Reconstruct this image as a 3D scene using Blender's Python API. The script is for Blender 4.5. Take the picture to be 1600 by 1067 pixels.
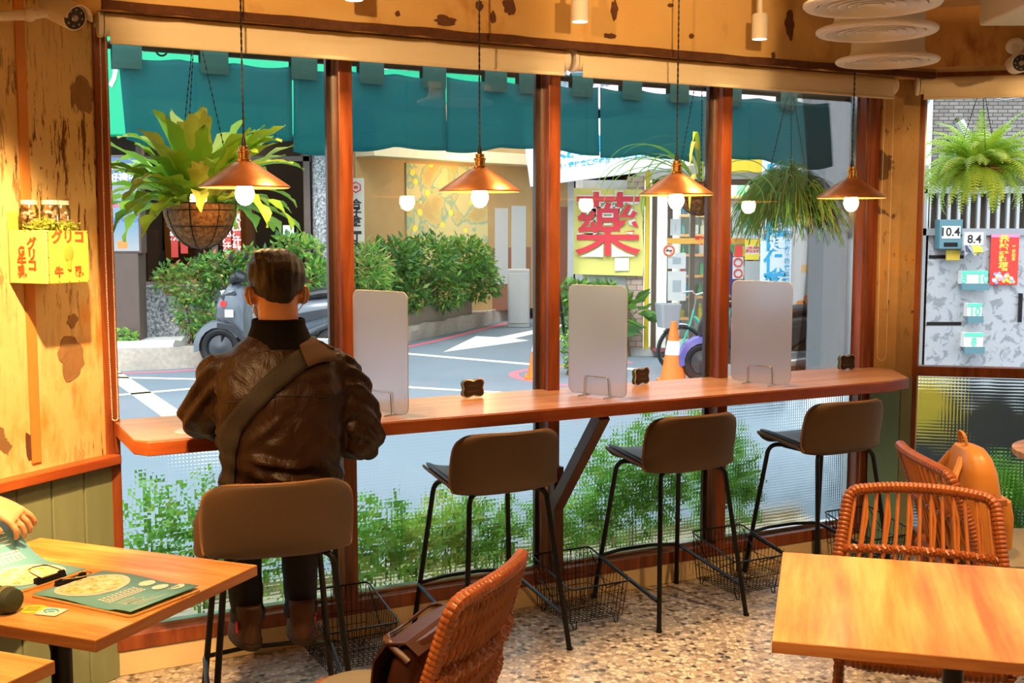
import bpy, bmesh, math, random
from mathutils import Vector, Matrix, noise
random.seed(7)
for o in list(bpy.data.objects): bpy.data.objects.remove(o)
SC = bpy.context.scene
COL = SC.collection
R = math.radians
# ---------------------------------------------------------------- camera
PITCH = math.atan(173/1800)
EYE = 1.64
cam = bpy.data.cameras.new('camera'); cam.lens = 40.5; cam.sensor_width = 36; cam.clip_start = .05; cam.clip_end = 300
co = bpy.data.objects.new('camera', cam); COL.objects.link(co)
co.location = (0, 0, EYE); co.rotation_euler = (math.pi/2 - PITCH, 0, 0)
SC.camera = co
# ---------------------------------------------------------------- world, sun, exposure
SC.view_settings.view_transform = 'Standard'; SC.view_settings.look = 'None'
SC.view_settings.gamma = 1; SC.view_settings.use_curve_mapping = False
SC.view_settings.exposure = 0.0
w = bpy.data.worlds.new('World'); SC.world = w; w.use_nodes = True
bg = w.node_tree.nodes['Background']; bg.inputs[0].default_value = (.78, .89, 1, 1); bg.inputs[1].default_value = 2.9
sun = bpy.data.lights.new('sun', 'SUN'); sun.energy = 2.6; sun.angle = R(25); sun.color = (1, .97, .92)
so = bpy.data.objects.new('sun', sun); COL.objects.link(so); so.rotation_euler = (R(38), R(-12), R(0)); so.location = (0, 0, 12)
cy = SC.cycles
cy.max_bounces = 9; cy.diffuse_bounces = 3; cy.glossy_bounces = 3; cy.transmission_bounces = 6; cy.transparent_max_bounces = 24
cy.sample_clamp_indirect = 4; cy.blur_glossy = 1.0
cy.use_denoising = True
WARM = (1, .58, .24)
def spot(name, loc, target, power, size=70, blend=.5, radius=.03, color=WARM):
    l = bpy.data.lights.new(name, 'SPOT'); l.energy = power; l.spot_size = R(size); l.spot_blend = blend
    l.shadow_soft_size = radius; l.color = color
    o = bpy.data.objects.new(name, l); COL.objects.link(o); o.location = loc
    o.rotation_euler = (Vector(target) - Vector(loc)).to_track_quat('-Z', 'Y').to_euler(); return o
# ---------------------------------------------------------------- frames of the two window walls
TH = math.atan2(.461, .887)
A0 = Vector((-.486, 4.616, 0)); MW = Matrix.Translation(A0) @ Matrix.Rotation(TH, 4, 'Z')     # x along the wall, y to the street
TH2 = math.atan2(-.2295, .973)
B0 = Vector((2.0, 5.83, 0)); MV = Matrix.Translation(B0) @ Matrix.Rotation(TH2, 4, 'Z')
TL = math.atan2(.90, .43)
L0 = Vector((-1.46, 4.13, 0)); ML = Matrix.Translation(L0) @ Matrix.Rotation(TL - math.pi, 4, 'Z')   # left wall: x from the window corner towards the camera, y into the room... 
def W(x, y, z=0): return MW @ Vector((x, y, z))
def V(x, y, z=0): return MV @ Vector((x, y, z))
def L(x, y, z=0): return ML @ Vector((x, y, z))

# ---------------------------------------------------------------- mesh collector
def frames(path, closed=False):
    n = len(path); T = []
    for i in range(n):
        a = path[i-1] if (i > 0 or closed) else path[i]
        b = path[(i+1) % n] if (i < n-1 or closed) else path[i]
        t = (b - a); T.append(t.normalized() if t.length > 1e-9 else Vector((0, 0, 1)))
    u = T[0].orthogonal().normalized(); out = []
    for t in T:
        u = u - t*u.dot(t)
        u = u.normalized() if u.length > 1e-6 else t.orthogonal().normalized()
        out.append((u.copy(), t.cross(u)))
    return out
class MB:
    def __init__(s): s.v = []; s.f = []; s.m = []
    def add(s, vs, fs, mi=0, M=None):
        k = len(s.v)
        s.v += [tuple(M @ Vector(p)) if M is not None else tuple(p) for p in vs]
        s.f += [tuple(i+k for i in f) for f in fs]; s.m += [mi]*len(fs); return s
    def box(s, c, d, mi=0, rz=0, M=None):
        x, y, z = (q/2 for q in d)
        vs = [Vector(p) for p in ((-x,-y,-z),(x,-y,-z),(x,y,-z),(-x,y,-z),(-x,-y,z),(x,-y,z),(x,y,z),(-x,y,z))]
        T = Matrix.Translation(c) @ Matrix.Rotation(rz, 4, 'Z')
        if M is not None: T = M @ T
        return s.add(vs, [(0,3,2,1),(4,5,6,7),(0,1,5,4),(1,2,6,5),(2,3,7,6),(3,0,4,7)], mi, T)
    def bb(s, x0, x1, y0, y1, z0, z1, mi=0, M=None):
        return s.box(((x0+x1)/2, (y0+y1)/2, (z0+z1)/2), (x1-x0, y1-y0, z1-z0), mi, 0, M)
    def loft(s, rings, mi=0, caps=True, closed=False, M=None):
        n = len(rings[0]); vs = [p for r in rings for p in r]; fs = []
        K = len(rings)
        for i in range(K if closed else K-1):
            a, b = i*n, ((i+1) % K)*n
            for j in range(n): fs.append((a+j, a+(j+1) % n, b+(j+1) % n, b+j))
        if caps and not closed: fs += [tuple(range(n-1, -1, -1)), tuple(range((K-1)*n, K*n))]
        return s.add(vs, fs, mi, M)
    def tube(s, path, r=.01, n=8, mi=0, closed=False, caps=True, M=None, flat=1):
        path = [Vector(p) for p in path]; fr = frames(path, closed); rings = []
        for i, (p, (u, v)) in enumerate(zip(path, fr)):
            rr = r[i] if isinstance(r, (list, tuple)) else r
            rings.append([p + u*math.cos(2*math.pi*k/n)*rr + v*math.sin(2*math.pi*k/n)*rr*flat for k in range(n)])
        return s.loft(rings, mi, caps, closed, M)
    def lathe(s, prof, c=(0,0,0), n=24, mi=0, M=None, caps=True):
        c = Vector(c)
        rings = [[c + Vector((r*math.cos(2*math.pi*k/n), r*math.sin(2*math.pi*k/n), z)) for k in range(n)] for r, z in prof]
        return s.loft(rings, mi, caps, False, M)
    def prism(s, poly, z0, z1, mi=0, M=None):
        return s.loft([[(x, y, z0) for x, y in poly], [(x, y, z1) for x, y in poly]], mi, True, False, M)
    def prismy(s, poly, y0, y1, mi=0, M=None):     # polygon in xz, thickness along y
        return s.loft([[(x, y1, z) for x, z in poly], [(x, y0, z) for x, z in poly]], mi, True, False, M)
    def ell(s, c, r, mi=0, n=14, m=9, M=None):
        c = Vector(c); r = Vector(r); rings = []
        for i in range(m+1):
            a = math.pi*(i+.02)/(m+.04); rings.append([c + Vector((r.x*math.sin(a)*math.cos(2*math.pi*k/n), r.y*math.sin(a)*math.sin(2*math.pi*k/n), -r.z*math.cos(a))) for k in range(n)])
        return s.loft(rings, mi, True, False, M)
    def quad(s, a, b, c, d, mi=0, M=None): return s.add([a, b, c, d], [(0, 1, 2, 3)], mi, M)
    def mesh(s, name):
        me = bpy.data.meshes.new(name); me.from_pydata(s.v, [], s.f); me.update(); return me
    def build(s, name, mats, parent=None, M=None, bevel=0, smooth=True, seg=2, ang=35):
        me = s.mesh(name)
        for mm in (mats if isinstance(mats, (list, tuple)) else [mats]): me.materials.append(mm)
        me.polygons.foreach_set('material_index', s.m)
        bm = bmesh.new(); bm.from_mesh(me); bmesh.ops.recalc_face_normals(bm, faces=bm.faces); bm.to_mesh(me); bm.free()
        if smooth:
            me.polygons.foreach_set('use_smooth', [True]*len(me.polygons)); me.set_sharp_from_angle(angle=R(ang))
        o = bpy.data.objects.new(name, me); COL.objects.link(o)
        if parent is not None: o.parent = parent
        if M is not None: o.matrix_local = M
        if bevel:
            b = o.modifiers.new('edge', 'BEVEL'); b.width = bevel; b.segments = seg; b.limit_method = 'ANGLE'; b.angle_limit = R(40)
        return o
def tag(o, label=None, cat=None, group=None, kind=None):
    if label: o['label'] = label
    if cat: o['category'] = cat
    if group: o['group'] = group
    if kind: o['kind'] = kind
    return o
def thing(name, label, cat, M=None, group=None, kind=None):
    o = bpy.data.objects.new(name, None); o.empty_display_size = .1; COL.objects.link(o)
    if M is not None: o.matrix_world = M
    return tag(o, label, cat, group, kind)
def struct(o): o['kind'] = 'structure'; return o
def copy_tree(o, parent=None):
    c = o.copy(); COL.objects.link(c); c.parent = parent
    for ch in KIDS.get(o.name, ()): copy_tree(ch, c)
    return c
KIDS = {}
def note_kids(root):
    for o in bpy.data.objects:
        if o.parent: KIDS.setdefault(o.parent.name, []); (o in KIDS[o.parent.name]) or KIDS[o.parent.name].append(o)
def T(x, y, z=0, rz=0): return Matrix.Translation((x, y, z)) @ Matrix.Rotation(rz, 4, 'Z')
def rrect(w, h, r, n=5, cx=0, cy=0):
    out = []
    for sx, sy, a0 in ((1, 1, 0), (-1, 1, 90), (-1, -1, 180), (1, -1, 270)):
        for k in range(n+1):
            a = R(a0 + 90*k/n); out.append((cx + sx*(w/2-r) + r*math.cos(a), cy + sy*(h/2-r) + r*math.sin(a)))
    return out
def arcpts(pts, r, n=5, closed=False):      # round the corners of a polyline
    pts = [Vector(p) for p in pts]; out = []; N = len(pts)
    for i, p in enumerate(pts):
        if not closed and i in (0, N-1): out.append(p); continue
        a, b = pts[i-1], pts[(i+1) % N]; da, db = (a-p), (b-p)
        q = min(r, da.length*.49, db.length*.49); s0, s1 = p + da.normalized()*q, p + db.normalized()*q
        for k in range(n+1):
            t = k/n; out.append(s0*(1-t)**2 + p*2*t*(1-t) + s1*t*t)
    return out
# ---------------------------------------------------------------- materials
class NT:
    def __init__(s, name):
        s.m = bpy.data.materials.new(name); s.m.use_nodes = True; s.t = s.m.node_tree; s.t.nodes.clear()
        s.out = s.t.nodes.new('ShaderNodeOutputMaterial')
    def n(s, typ, **kw):
        nd = s.t.nodes.new('ShaderNode' + typ)
        for k, v in kw.items():
            if k.startswith('_'): setattr(nd, k[1:], v)
            else: s.set(nd.inputs[int(k[1:])] if k[0] == 'i' and k[1:].isdigit() else nd.inputs[k.replace('__', ' ')], v)
        return nd
    def set(s, inp, v):
        if isinstance(v, bpy.types.NodeSocket): s.t.links.new(v, inp)
        elif isinstance(v, bpy.types.Node): s.t.links.new(v.outputs[0], inp)
        else:
            if isinstance(v, (tuple, list)) and len(v) == 3 and inp.type == 'RGBA': v = (*v, 1)
            inp.default_value = v
    def obj(s, scale=(1, 1, 1), rot=(0, 0, 0), loc=(0, 0, 0)):
        c = s.n('TexCoord'); m = s.n('Mapping'); s.set(m.inputs[0], c.outputs['Object'])
        m.inputs['Location'].default_value = loc; m.inputs['Rotation'].default_value = rot; m.inputs['Scale'].default_value = scale
        return m.outputs[0]
    def noise(s, vec, scale=5, detail=4, rough=.55, dist=0):
        return s.n('TexNoise', Vector=vec, Scale=scale, Detail=detail, Roughness=rough, Distortion=dist).outputs[0]
    def ramp(s, fac, stops, interp='LINEAR'):
        r = s.n('ValToRGB'); s.set(r.inputs[0], fac); e = r.color_ramp; e.interpolation = interp
        while len(e.elements) < len(stops): e.elements.new(.5)
        for el, (p, c) in zip(e.elements, stops):
            el.position = p; el.color = (*c, 1) if isinstance(c, (tuple, list)) else (c, c, c, 1)
        return r.outputs[0]
    def mix(s, fac, a, b, mode='MIX'):
        m = s.n('Mix', _data_type='RGBA', _blend_type=mode); s.set(m.inputs[0], fac); s.set(m.inputs[6], a); s.set(m.inputs[7], b)
        return m.outputs[2]
    def math(s, op, a, b=0, c=None):
        m = s.n('Math', _operation=op); s.set(m.inputs[0], a); s.set(m.inputs[1], b)
        if c is not None: s.set(m.inputs[2], c)
        return m.outputs[0]
    def bsdf(s, **kw): return s.n('BsdfPrincipled', **kw)
    def bump(s, h, strength=.3, dist=.01): return s.n('Bump', Height=h, Strength=strength, Distance=dist).outputs[0]
    def done(s, sh): s.set(s.out.inputs[0], sh.outputs[0] if isinstance(sh, bpy.types.Node) else sh); return s.m
def pm(name, col, rough=.55, metal=0, var=0, scale=8, bump=0, coat=0, sheen=0, em=0, emc=None, stretch=(1, 1, 1), spec=.5, bscale=None):
    t = NT(name); c = col
    v = t.obj(stretch)
    if var:
        nz = t.noise(v, scale, 5)
        c = t.mix(nz, tuple(max(0, q*(1-var)) for q in col), tuple(min(1, q*(1+var)) for q in col))
    b = t.bsdf(Base__Color=c, Roughness=rough, Metallic=metal)
    b.inputs['Coat Weight'].default_value = coat; b.inputs['Coat Roughness'].default_value = .15
    b.inputs['Sheen Weight'].default_value = sheen; b.inputs['Specular IOR Level'].default_value = spec
    if bump: t.set(b.inputs['Normal'], t.bump(t.noise(v, bscale or scale*3, 4), bump))
    if em: t.set(b.inputs['Emission Color'], emc or col); b.inputs['Emission Strength'].default_value = em
    return t.done(b)
def wood(name, c1, c2, c3, grain=(1, 14, 14), rough=.38, scale=2.2, coat=.15, rz=0, dist=.35):
    t = NT(name); v = t.obj(grain, (0, 0, rz))
    n1 = t.noise(v, scale, 6, .6, dist); n2 = t.noise(t.obj(tuple(q*4 for q in grain), (0, 0, rz)), scale*3, 3, .6)
    c = t.ramp(n1, [(.34, c1), (.5, c2), (.64, c3)])
    c = t.mix(t.math('MULTIPLY', n2, .35), c, tuple(q*.55 for q in c1))
    b = t.bsdf(Base__Color=c, Roughness=rough); b.inputs['Coat Weight'].default_value = coat; b.inputs['Coat Roughness'].default_value = .2
    t.set(b.inputs['Normal'], t.bump(n2, .08)); return t.done(b)
M = {}
M['frame'] = wood('varnished_red_wood', (.16, .035, .010), (.27, .065, .018), (.36, .10, .03), (10, 10, 1), .35)
M['counter'] = wood('counter_wood', (.50, .22, .10), (.62, .32, .17), (.70, .41, .24), (1, 10, 10), .32, 1.6, .3)
M['counter_edge'] = wood('counter_edge_wood', (.38, .075, .015), (.48, .11, .022), (.55, .14, .03), (1.5, 1.5, 9), .4)
M['table'] = wood('oak_tabletop', (.42, .15, .03), (.70, .34, .09), (.86, .54, .20), (.9, 7, 7), .36, 2.6, .2)
M['table_edge'] = wood('oak_table_edge', (.33, .11, .03), (.45, .17, .045), (.55, .23, .07), (1.2, 1.2, 12), .45)
M['steel'] = pm('brushed_steel', (.62, .62, .6), .3, 1)
M['chrome'] = pm('chrome', (.8, .78, .74), .12, 1)
M['black'] = pm('black_metal', (.012, .012, .014), .4, .6)
M['blackp'] = pm('black_plastic', (.015, .015, .017), .45)
M['white'] = pm('white_paint', (.86, .84, .78), .45, var=.04)
M['blind'] = pm('blind_fabric', (.86, .79, .58), .8, var=.04, scale=30)
M['blindcase'] = pm('blind_roll', (.88, .81, .60), .6)
M['brass'] = pm('brass', (.85, .50, .16), .25, 1)
M['copper'] = pm('aged_copper', (.62, .28, .12), .35, .85, var=.35, scale=22)
M['leafgreen'] = pm('leaf_green', (.10, .28, .04), .5)
# ---------------------------------------------------------------- room materials
def glass_clear():
    t = NT('clear_window_glass'); fr = t.n('Fresnel', IOR=1.5); g = t.n('BsdfGlossy', Color=(1, 1, 1), Roughness=0.0); tr = t.n('BsdfTransparent', Color=(.97, .985, .98))
    return t.done(t.n('MixShader', i0=t.math('MULTIPLY', fr, .9), i1=tr, i2=g))
M['glass'] = glass_clear()
def glass_brown():
    t = NT('brown_shop_glass'); fr = t.n('Fresnel', IOR=1.3); return t.done(t.n('MixShader', i0=t.math('MULTIPLY', fr, .5), i1=t.n('BsdfTransparent', Color=(.50, .40, .30)), i2=t.n('BsdfGlossy', Color=(.6, .5, .4), Roughness=.02)))
M['glass_brown'] = glass_brown()
def glass_pattern(name, pitch, k):
    t = NT(name); c = t.n('TexCoord'); sp = t.n('SeparateXYZ', Vector=c.outputs['Object'])
    fx = t.math('SUBTRACT', t.math('FRACT', t.math('DIVIDE', sp.outputs[0], pitch)), .5)
    fz = t.math('SUBTRACT', t.math('FRACT', t.math('DIVIDE', sp.outputs[2], pitch)), .5)
    # each little square of the glass is a shallow lens
    nz = t.n('TexNoise', Vector=c.outputs['Object'], Scale=9.0, Detail=1.0); ns = t.n('SeparateXYZ', Vector=nz.outputs[1])
    g = t.n('NewGeometry'); front = t.math('SUBTRACT', 1.0, g.outputs['Backfacing']); k = t.math('MULTIPLY', front, k)
    fx = t.math('MULTIPLY', t.math('ADD', fx, t.math('MULTIPLY', t.math('SUBTRACT', ns.outputs[0], .5), .8)), k)
    fz = t.math('MULTIPLY', t.math('ADD', fz, t.math('MULTIPLY', t.math('SUBTRACT', ns.outputs[1], .5), .8)), k)
    d = t.n('CombineXYZ', X=fx, Z=fz); vt = t.n('VectorTransform', Vector=d, _vector_type='VECTOR', _convert_from='OBJECT', _convert_to='WORLD')
    a = t.n('VectorMath', _operation='ADD', i0=g.outputs['Normal'], i1=vt)
    nn = t.n('VectorMath', _operation='NORMALIZE', i0=a)
    gl = t.n('BsdfGlass', Color=(.95, .985, .98), Roughness=0.0, IOR=1.35, Normal=nn)
    return t.done(gl)
M['pattern'] = glass_pattern('squared_pattern_glass', .0135, .25); M['pattern2'] = glass_pattern('fine_squared_pattern_glass', .016, .60)
def plaster(name, base, light, dark, cement, zs=.16, thr=.60, patch=.70, warm=(.72, .33, .06)):
    t = NT(name); v = t.obj(); vs = t.obj((1, 1, zs))
    n1 = t.noise(v, 1.6, 6, .6, .4)
    c = t.ramp(n1, [(.3, base), (.55, light), (.75, base)])
    c = t.mix(t.ramp(t.noise(t.obj((1, 1, .5), loc=(3, 1, 7)), 3.4, 5, .65), [(.56, 0), (.66, 1)]), c, warm)
    sp = t.ramp(t.noise(vs, 34, 6, .75, .3), [(thr, 0), (thr+.03, 1)])
    area = t.ramp(t.noise(t.obj(loc=(5, 5, 5)), 1.3, 3), [(.42, .15), (.6, 1)])
    sm = t.math('MULTIPLY', sp, area)
    c = t.mix(sm, c, dark)
    pt = t.ramp(t.noise(t.obj(loc=(9, 2, 4)), 2.6, 5, .55, .2), [(patch, 0), (patch+.008, 1)])
    c = t.mix(pt, c, t.mix(t.noise(v, 14, 5), cement, tuple(q*.6 for q in cement)))
    h = t.math('SUBTRACT', t.math('MULTIPLY', t.noise(vs, 22, 6, .7), .5), t.math('ADD', sm, t.math('MULTIPLY', pt, .9)))
    b = t.bsdf(Base__Color=c, Roughness=.85); t.set(b.inputs['Normal'], t.bump(h, .5, .006)); return t.done(b)
M['plaster'] = plaster('peeling_cream_plaster', (.66, .42, .13), (.80, .60, .26), (.16, .06, .015), (.30, .17, .07), .13, .545, .66)
M['beam'] = plaster('old_beam_plaster', (.62, .38, .12), (.70, .47, .18), (.10, .035, .015), (.16, .06, .03), 1, .69, .715, (.55, .30, .09))
M['beam2'] = plaster('stained_beam_plaster', (.42, .22, .07), (.60, .36, .13), (.10, .035, .015), (.16, .06, .03), 1, .64, .73, (.30, .12, .04))
M['column'] = plaster('weathered_column_plaster', (.34, .19, .075), (.52, .34, .14), (.10, .04, .015), (.18, .10, .05), .3, .60, .58, (.58, .30, .07))
M['strip'] = pm('ochre_batten', (.66, .27, .05), .7, var=.15, scale=6)
M['plinth'] = pm('cream_plinth', (.76, .60, .34), .75, var=.16, scale=5, bump=.15)
def wainscot():
    t = NT('sage_green_panelling'); v = t.obj((1, 1, .12)); n = t.noise(v, 20, 5)
    c = t.mix(n, (.19, .24, .13), (.30, .35, .21)); b = t.bsdf(Base__Color=c, Roughness=.5); return t.done(b)
M['green'] = wainscot()
M['teal'] = pm('pale_teal_paint', (.20, .42, .38), .5, var=.1)
def terrazzo():
    t = NT('terrazzo'); v = t.obj(); vo = t.n('TexVoronoi', Vector=v, Scale=42.0, Randomness=1.0); ed = t.n('TexVoronoi', Vector=v, Scale=42.0, _feature='DISTANCE_TO_EDGE')
    sp = t.n('SeparateXYZ', Vector=vo.outputs['Color'])
    c = t.ramp(sp.outputs[0], [(0, (.04, .035, .03)), (.10, (.20, .16, .13)), (.3, (.40, .36, .31)), (.6, (.62, .58, .52)), (1, (.80, .77, .70))], 'CONSTANT')
    edge = t.ramp(ed.outputs[0], [(.05, 0), (.11, 1)])
    c = t.mix(edge, t.mix(t.noise(v, 60, 2), (.22, .19, .17), (.40, .36, .32)), c)
    c = t.mix(t.ramp(t.noise(v, .9, 4), [(.4, 0), (.8, .3)]), c, (.35, .30, .26))
    # a thin joint every 1.4 m
    s = t.n('SeparateXYZ', Vector=v); l = t.math('COMPARE', t.math('FRACT', t.math('DIVIDE', t.math('ADD', s.outputs[0], 30.62), 1.4)), .5, .0016)
    c = t.mix(l, c, (.30, .26, .2))
    b = t.bsdf(Base__Color=c, Roughness=t.ramp(t.noise(v, 5, 3), [(.3, .22), (.7, .42)])); return t.done(b)
M['terrazzo'] = terrazzo()
M['ceil'] = pm('ceiling_paint', (.60, .45, .24), .8, var=.1)
M['dwall'] = pm('cafe_back_wall', (.45, .34, .20), .8, var=.1)

# ---------------------------------------------------------------- the room shell
CZ = 2.70
Lfar = L(6.6, 0); V5 = V(3.6, 0); BKY = -2.0
xl = L0.x - .43/.90*(L0.y-BKY)
footprint = [(L0.x, L0.y), (xl, BKY), (V5.x, BKY), (V5.x, V5.y), (W(2.72, 0).x+.10, W(2.72, 0).y-.02), (W(-1.1, .0).x, W(-1.1, .0).y)]
outer = [(L0.x-.12, L0.y+.06), (xl-.15, BKY-.1), (V5.x+.12, BKY-.1), (V5.x+.12, V5.y+.1), (V(.035, .15).x, V(.035, .15).y), (W(2.62, .15).x, W(2.62, .15).y), (W(-1.1, .14).x, W(-1.1, .14).y)]
fl = struct(MB().prism(outer, -.06, 0).build('floor', M['terrazzo'], smooth=False))
ce = struct(MB().prism(outer, CZ, CZ+.12).build('ceiling', M['ceil'], smooth=False))
# left wall: plank-boarded peeling plaster above, green panelling below
lw = MB(); lw.bb(0, 6.8, -.14, 0, 0, CZ); lw = struct(lw.build('wall_left', M['plaster'], M=ML, smooth=False))
bt = MB()
for xx, ww in ((.315, .040), (.83, .05), (1.5, .045), (2.2, .05)): bt.bb(xx, xx+ww, -.002, .006, .86, 2.58)
bt.build('batten', M['strip'], lw, bevel=.003)
wn = MB(); x = -.0
for i in range(28):
    x0 = .0 + i*.145; wn.bb(x0+.003, x0+.142, .0, .018, 0, .80)
struct(wn.build('trim_1', M['green'], M=ML, bevel=.004, smooth=False))
struct(MB().bb(0, 4.0, -.01, .055, .80, .835).build('trim_2', M['counter_edge'], M=ML, bevel=.004))
struct(MB().bb(xl-.1, V5.x+.1, BKY-.12, BKY, 0, CZ).build('wall_back', M['dwall'], smooth=False))
struct(MB().bb(V5.x, V5.x+.12, BKY, V5.y, 0, CZ).build('wall_right', M['dwall'], smooth=False))
# front wall: plinth, strip at the left end, beam with its recess
fw = MB(); fw.bb(-1.12, 2.72, .0, .16, 0, .095); struct(fw.build('wall_front', M['plinth'], M=MW, bevel=.004, smooth=False))
struct(MB().bb(-1.2, 2.78, -.20, .16, 2.385, CZ+.0).build('trim_3', M['beam'], M=MW, smooth=False))
bl = MB()
nseg = 60
rings = []
for i in range(nseg+1):
    x = -1.1 + 3.86*i/nseg; a = .008*noise.noise(Vector((x*6, 1, 0))); b_ = .008*noise.noise(Vector((x*9, 5, 0)))
    rings.append([(x, -.215+a, 2.375+b_), (x, -.215+a, 2.405+a), (x, -.19, 2.405), (x, -.19, 2.375+b_)])
bl.loft(rings); struct(bl.build('trim_4', pm('dark_broken_edge', (.10, .035, .012), .9, var=.5, scale=40, bump=.6), M=MW))
struct(MB().bb(-.10, 3.75, -.20, .16, 2.42, CZ).build('trim_5', M['beam2'], M=MV, smooth=False))
# corner column
cp = [(W(2.63, -.0).x, W(2.63, -.0).y), (W(2.70, -.07).x, W(2.70, -.07).y), (V(-.03, -.03).x, V(-.03, -.03).y), (V(.035, .0).x, V(.035, .0).y), (V(.035, .15).x, V(.035, .15).y), (W(2.63, .2).x, W(2.63, .2).y)]
struct(MB().prism(cp, .0, 2.45).build('wall_corner', M['column'], smooth=False))
cc = MB(); a_, b_ = W(2.585, -.012), W(2.715, -.09); c_ = V(-.02, -.045); d_ = V(.03, -.012)
def slab(p, q, th, z0, z1, mi=0, mb=None):
    d = (q-p).normalized(); nn = Vector((d.y, -d.x, 0))*th
    (mb).prism([(p.x, p.y), (q.x, q.y), (q.x+nn.x, q.y+nn.y), (p.x+nn.x, p.y+nn.y)], z0, z1, mi)
slab(a_, b_, .012, 0, .90, 0, cc); slab(b_, d_, .012, 0, .90, 1, cc)
struct(cc.build('trim_6', [M['teal'], M['green']], smooth=False))

# ---------------------------------------------------------------- window 1 (the long street window)
w1 = MB()
posts = [(-1.105, -1.055), (-.209, -.153), (.722, .780), (1.636, 1.694), (2.52, 2.592)]
for i, (x0, x1) in enumerate(posts): w1.bb(x0, x1, -.005, .085, .095, 2.46)
w1.bb(2.592, 2.66, .01, .085, .095, 2.46); w1.bb(-1.105, 2.66, -.006, .09, .095, .152); w1.bb(-1.105, 2.66, .0, .085, 2.34, 2.46)
w1.bb(-1.055, 2.52, .01, .085, .885, .945)
w1 = struct(w1.build('window_1', M['frame'], M=MW, bevel=.004, smooth=False))
st = MB()
for x0, x1 in posts:
    if x0 > -1: st.bb(x0-.010, x0-.0, .05, .085, .152, 2.34)
st.bb(-1.055, 2.52, .045, .085, .152, .168); st.bb(2.535, 2.539, -.009, -.005, .152, 2.34)
for x0, x1 in posts[1:4]: st.bb(x0-.028, x0-.010, .06, .085, .152, 2.34, 1)
st.build('steel_strip', [M['steel'], pm('dark_brown_strip', (.05, .02, .012), .4)], w1, smooth=False)
for i in range(4):
    x0, x1 = posts[i][1], posts[i+1][0]
    MB().bb(x0, x1, .064, .070, .945, 2.34).build('clear_pane', M['glass'], w1, smooth=False)
    MB().bb(x0, x1, .060, .070, .160, .885).build('patterned_pane', M['pattern'], w1, smooth=False)
# ---------------------------------------------------------------- window 2 (right, beyond the corner)
w2 = MB()
for x0, x1 in ((.02, .062), (1.62, 1.68), (3.2, 3.26)): w2.bb(x0, x1, -.0, .09, 0, 2.46)
w2.bb(.06, 3.26, 0, .085, .905, .955); w2.bb(.06, 3.26, 0, .085, .0, .10); w2.bb(.06, 3.26, 0, .085, 2.36, 2.46)
w2 = struct(w2.build('window_2', M['frame'], M=MV, bevel=.004, smooth=False))
for x0, x1 in ((.062, 1.62), (1.68, 3.2)):
    MB().bb(x0, x1, .050, .056, .955, 2.36).build('clear_pane', M['glass'], w2, smooth=False)
    MB().bb(x0, x1, .050, .060, .10, .905).build('patterned_pane', M['pattern2'], w2, smooth=False)
MB().bb(.062, .07, .02, .05, .1, 2.36).build('steel_strip', M['steel'], w2, smooth=False)

def flake(par, cx, cz, w_, h_, mat_, seed, y, name):
    rs = random.Random(seed); n = 22; pts = []
    for k in range(n):
        a = 2*math.pi*k/n; r_ = 1 + .45*noise.noise(Vector((math.cos(a)*1.4+seed*3.1, math.sin(a)*1.4, seed))) + rs.uniform(-.10, .10); pts.append((cx + w_/2*r_*math.cos(a), cz + h_/2*r_*math.sin(a)))
    m = MB(); m.prismy(pts, y-.0025, y+.0); return m.build(name, mat_, par, smooth=False)
cem = pm('exposed_cement', (.30, .17, .07), .95, var=.35, scale=14, bump=.5); dkc = pm('exposed_dark_substrate', (.13, .05, .025), .9, var=.4, scale=30, bump=.5)
WLY = .0; Fp = Matrix.Scale(-1, 4, (0, 1, 0))
for i, (cx, cz, w_, h_) in enumerate(((.072, 2.11, .105, .11), (-.005, 1.84, .035, .085), (.17, 1.20, .11, .16), (.155, 1.33, .05, .05), (.36, .92, .03, .10))):
    o = flake(lw, cx, cz, w_, h_, cem if i != 4 else dkc, i+1, 0, 'cement_patch'); o.matrix_local = Matrix.Translation((0, .0005+.002, 0))
BMO = [o for o in bpy.data.objects if o.name == 'trim_3'][0]
for i, (cx, cz, w_, h_) in enumerate(((-.04, 2.45, .02, .02), (.155, 2.44, .09, .035), (.30, 2.51, .03, .04), (.36, 2.47, .025, .05), (.43, 2.52, .05, .07), (.33, 2.60, .035, .025), (.92, 2.55, .035, .075), (.90, 2.44, .06, .022), (1.31, 2.47, .03, .02), (1.66, 2.49, .05, .03), (1.85, 2.56, .05, .12), (.05, 2.56, .03, .02), (-.55, 2.50, .06, .02), (1.2, 2.59, .03, .015), (1.76, 2.42, .02, .03))):
    flake(BMO, cx, cz, w_, h_, dkc, i+20, -.20, 'flaked_patch')
# ---------------------------------------------------------------- bar counter
t = thing('bar_counter', 'long reddish wooden window counter with chamfered ends and slanting strut', 'counter', MW)
cpoly = [(-1.072, .062), (-1.072, -.392), (-1.035, -.45), (2.285, -.45), (2.452, -.40), (2.655, -.085), (2.60, .0), (2.515, .062)]
MB().prism(cpoly, .900, .947).build('counter_slab', M['counter_edge'], t, bevel=.003)
ip = [(-1.070, .060), (-1.070, -.390), (-1.033, -.447), (2.284, -.447), (2.449, -.398), (2.650, -.087), (2.598, .0), (2.513, .060)]
MB().prism(ip, .947, .950).build('counter_surface', M['counter'], t, smooth=False)
br = MB()
def beamp(mb, p, q, w_, d_, mi=0):
    p, q = Vector(p), Vector(q); a = (q-p).normalized(); s = Vector((0, 0, 1)).cross(a)
    s = s.normalized() if s.length > .01 else Vector((1, 0, 0)); u = a.cross(s)
    mb.loft([[r_ + s*w_/2*i + u*d_/2*j for i, j in ((-1, -1), (1, -1), (1, 1), (-1, 1))] for r_ in (p, q)], mi)
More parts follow.
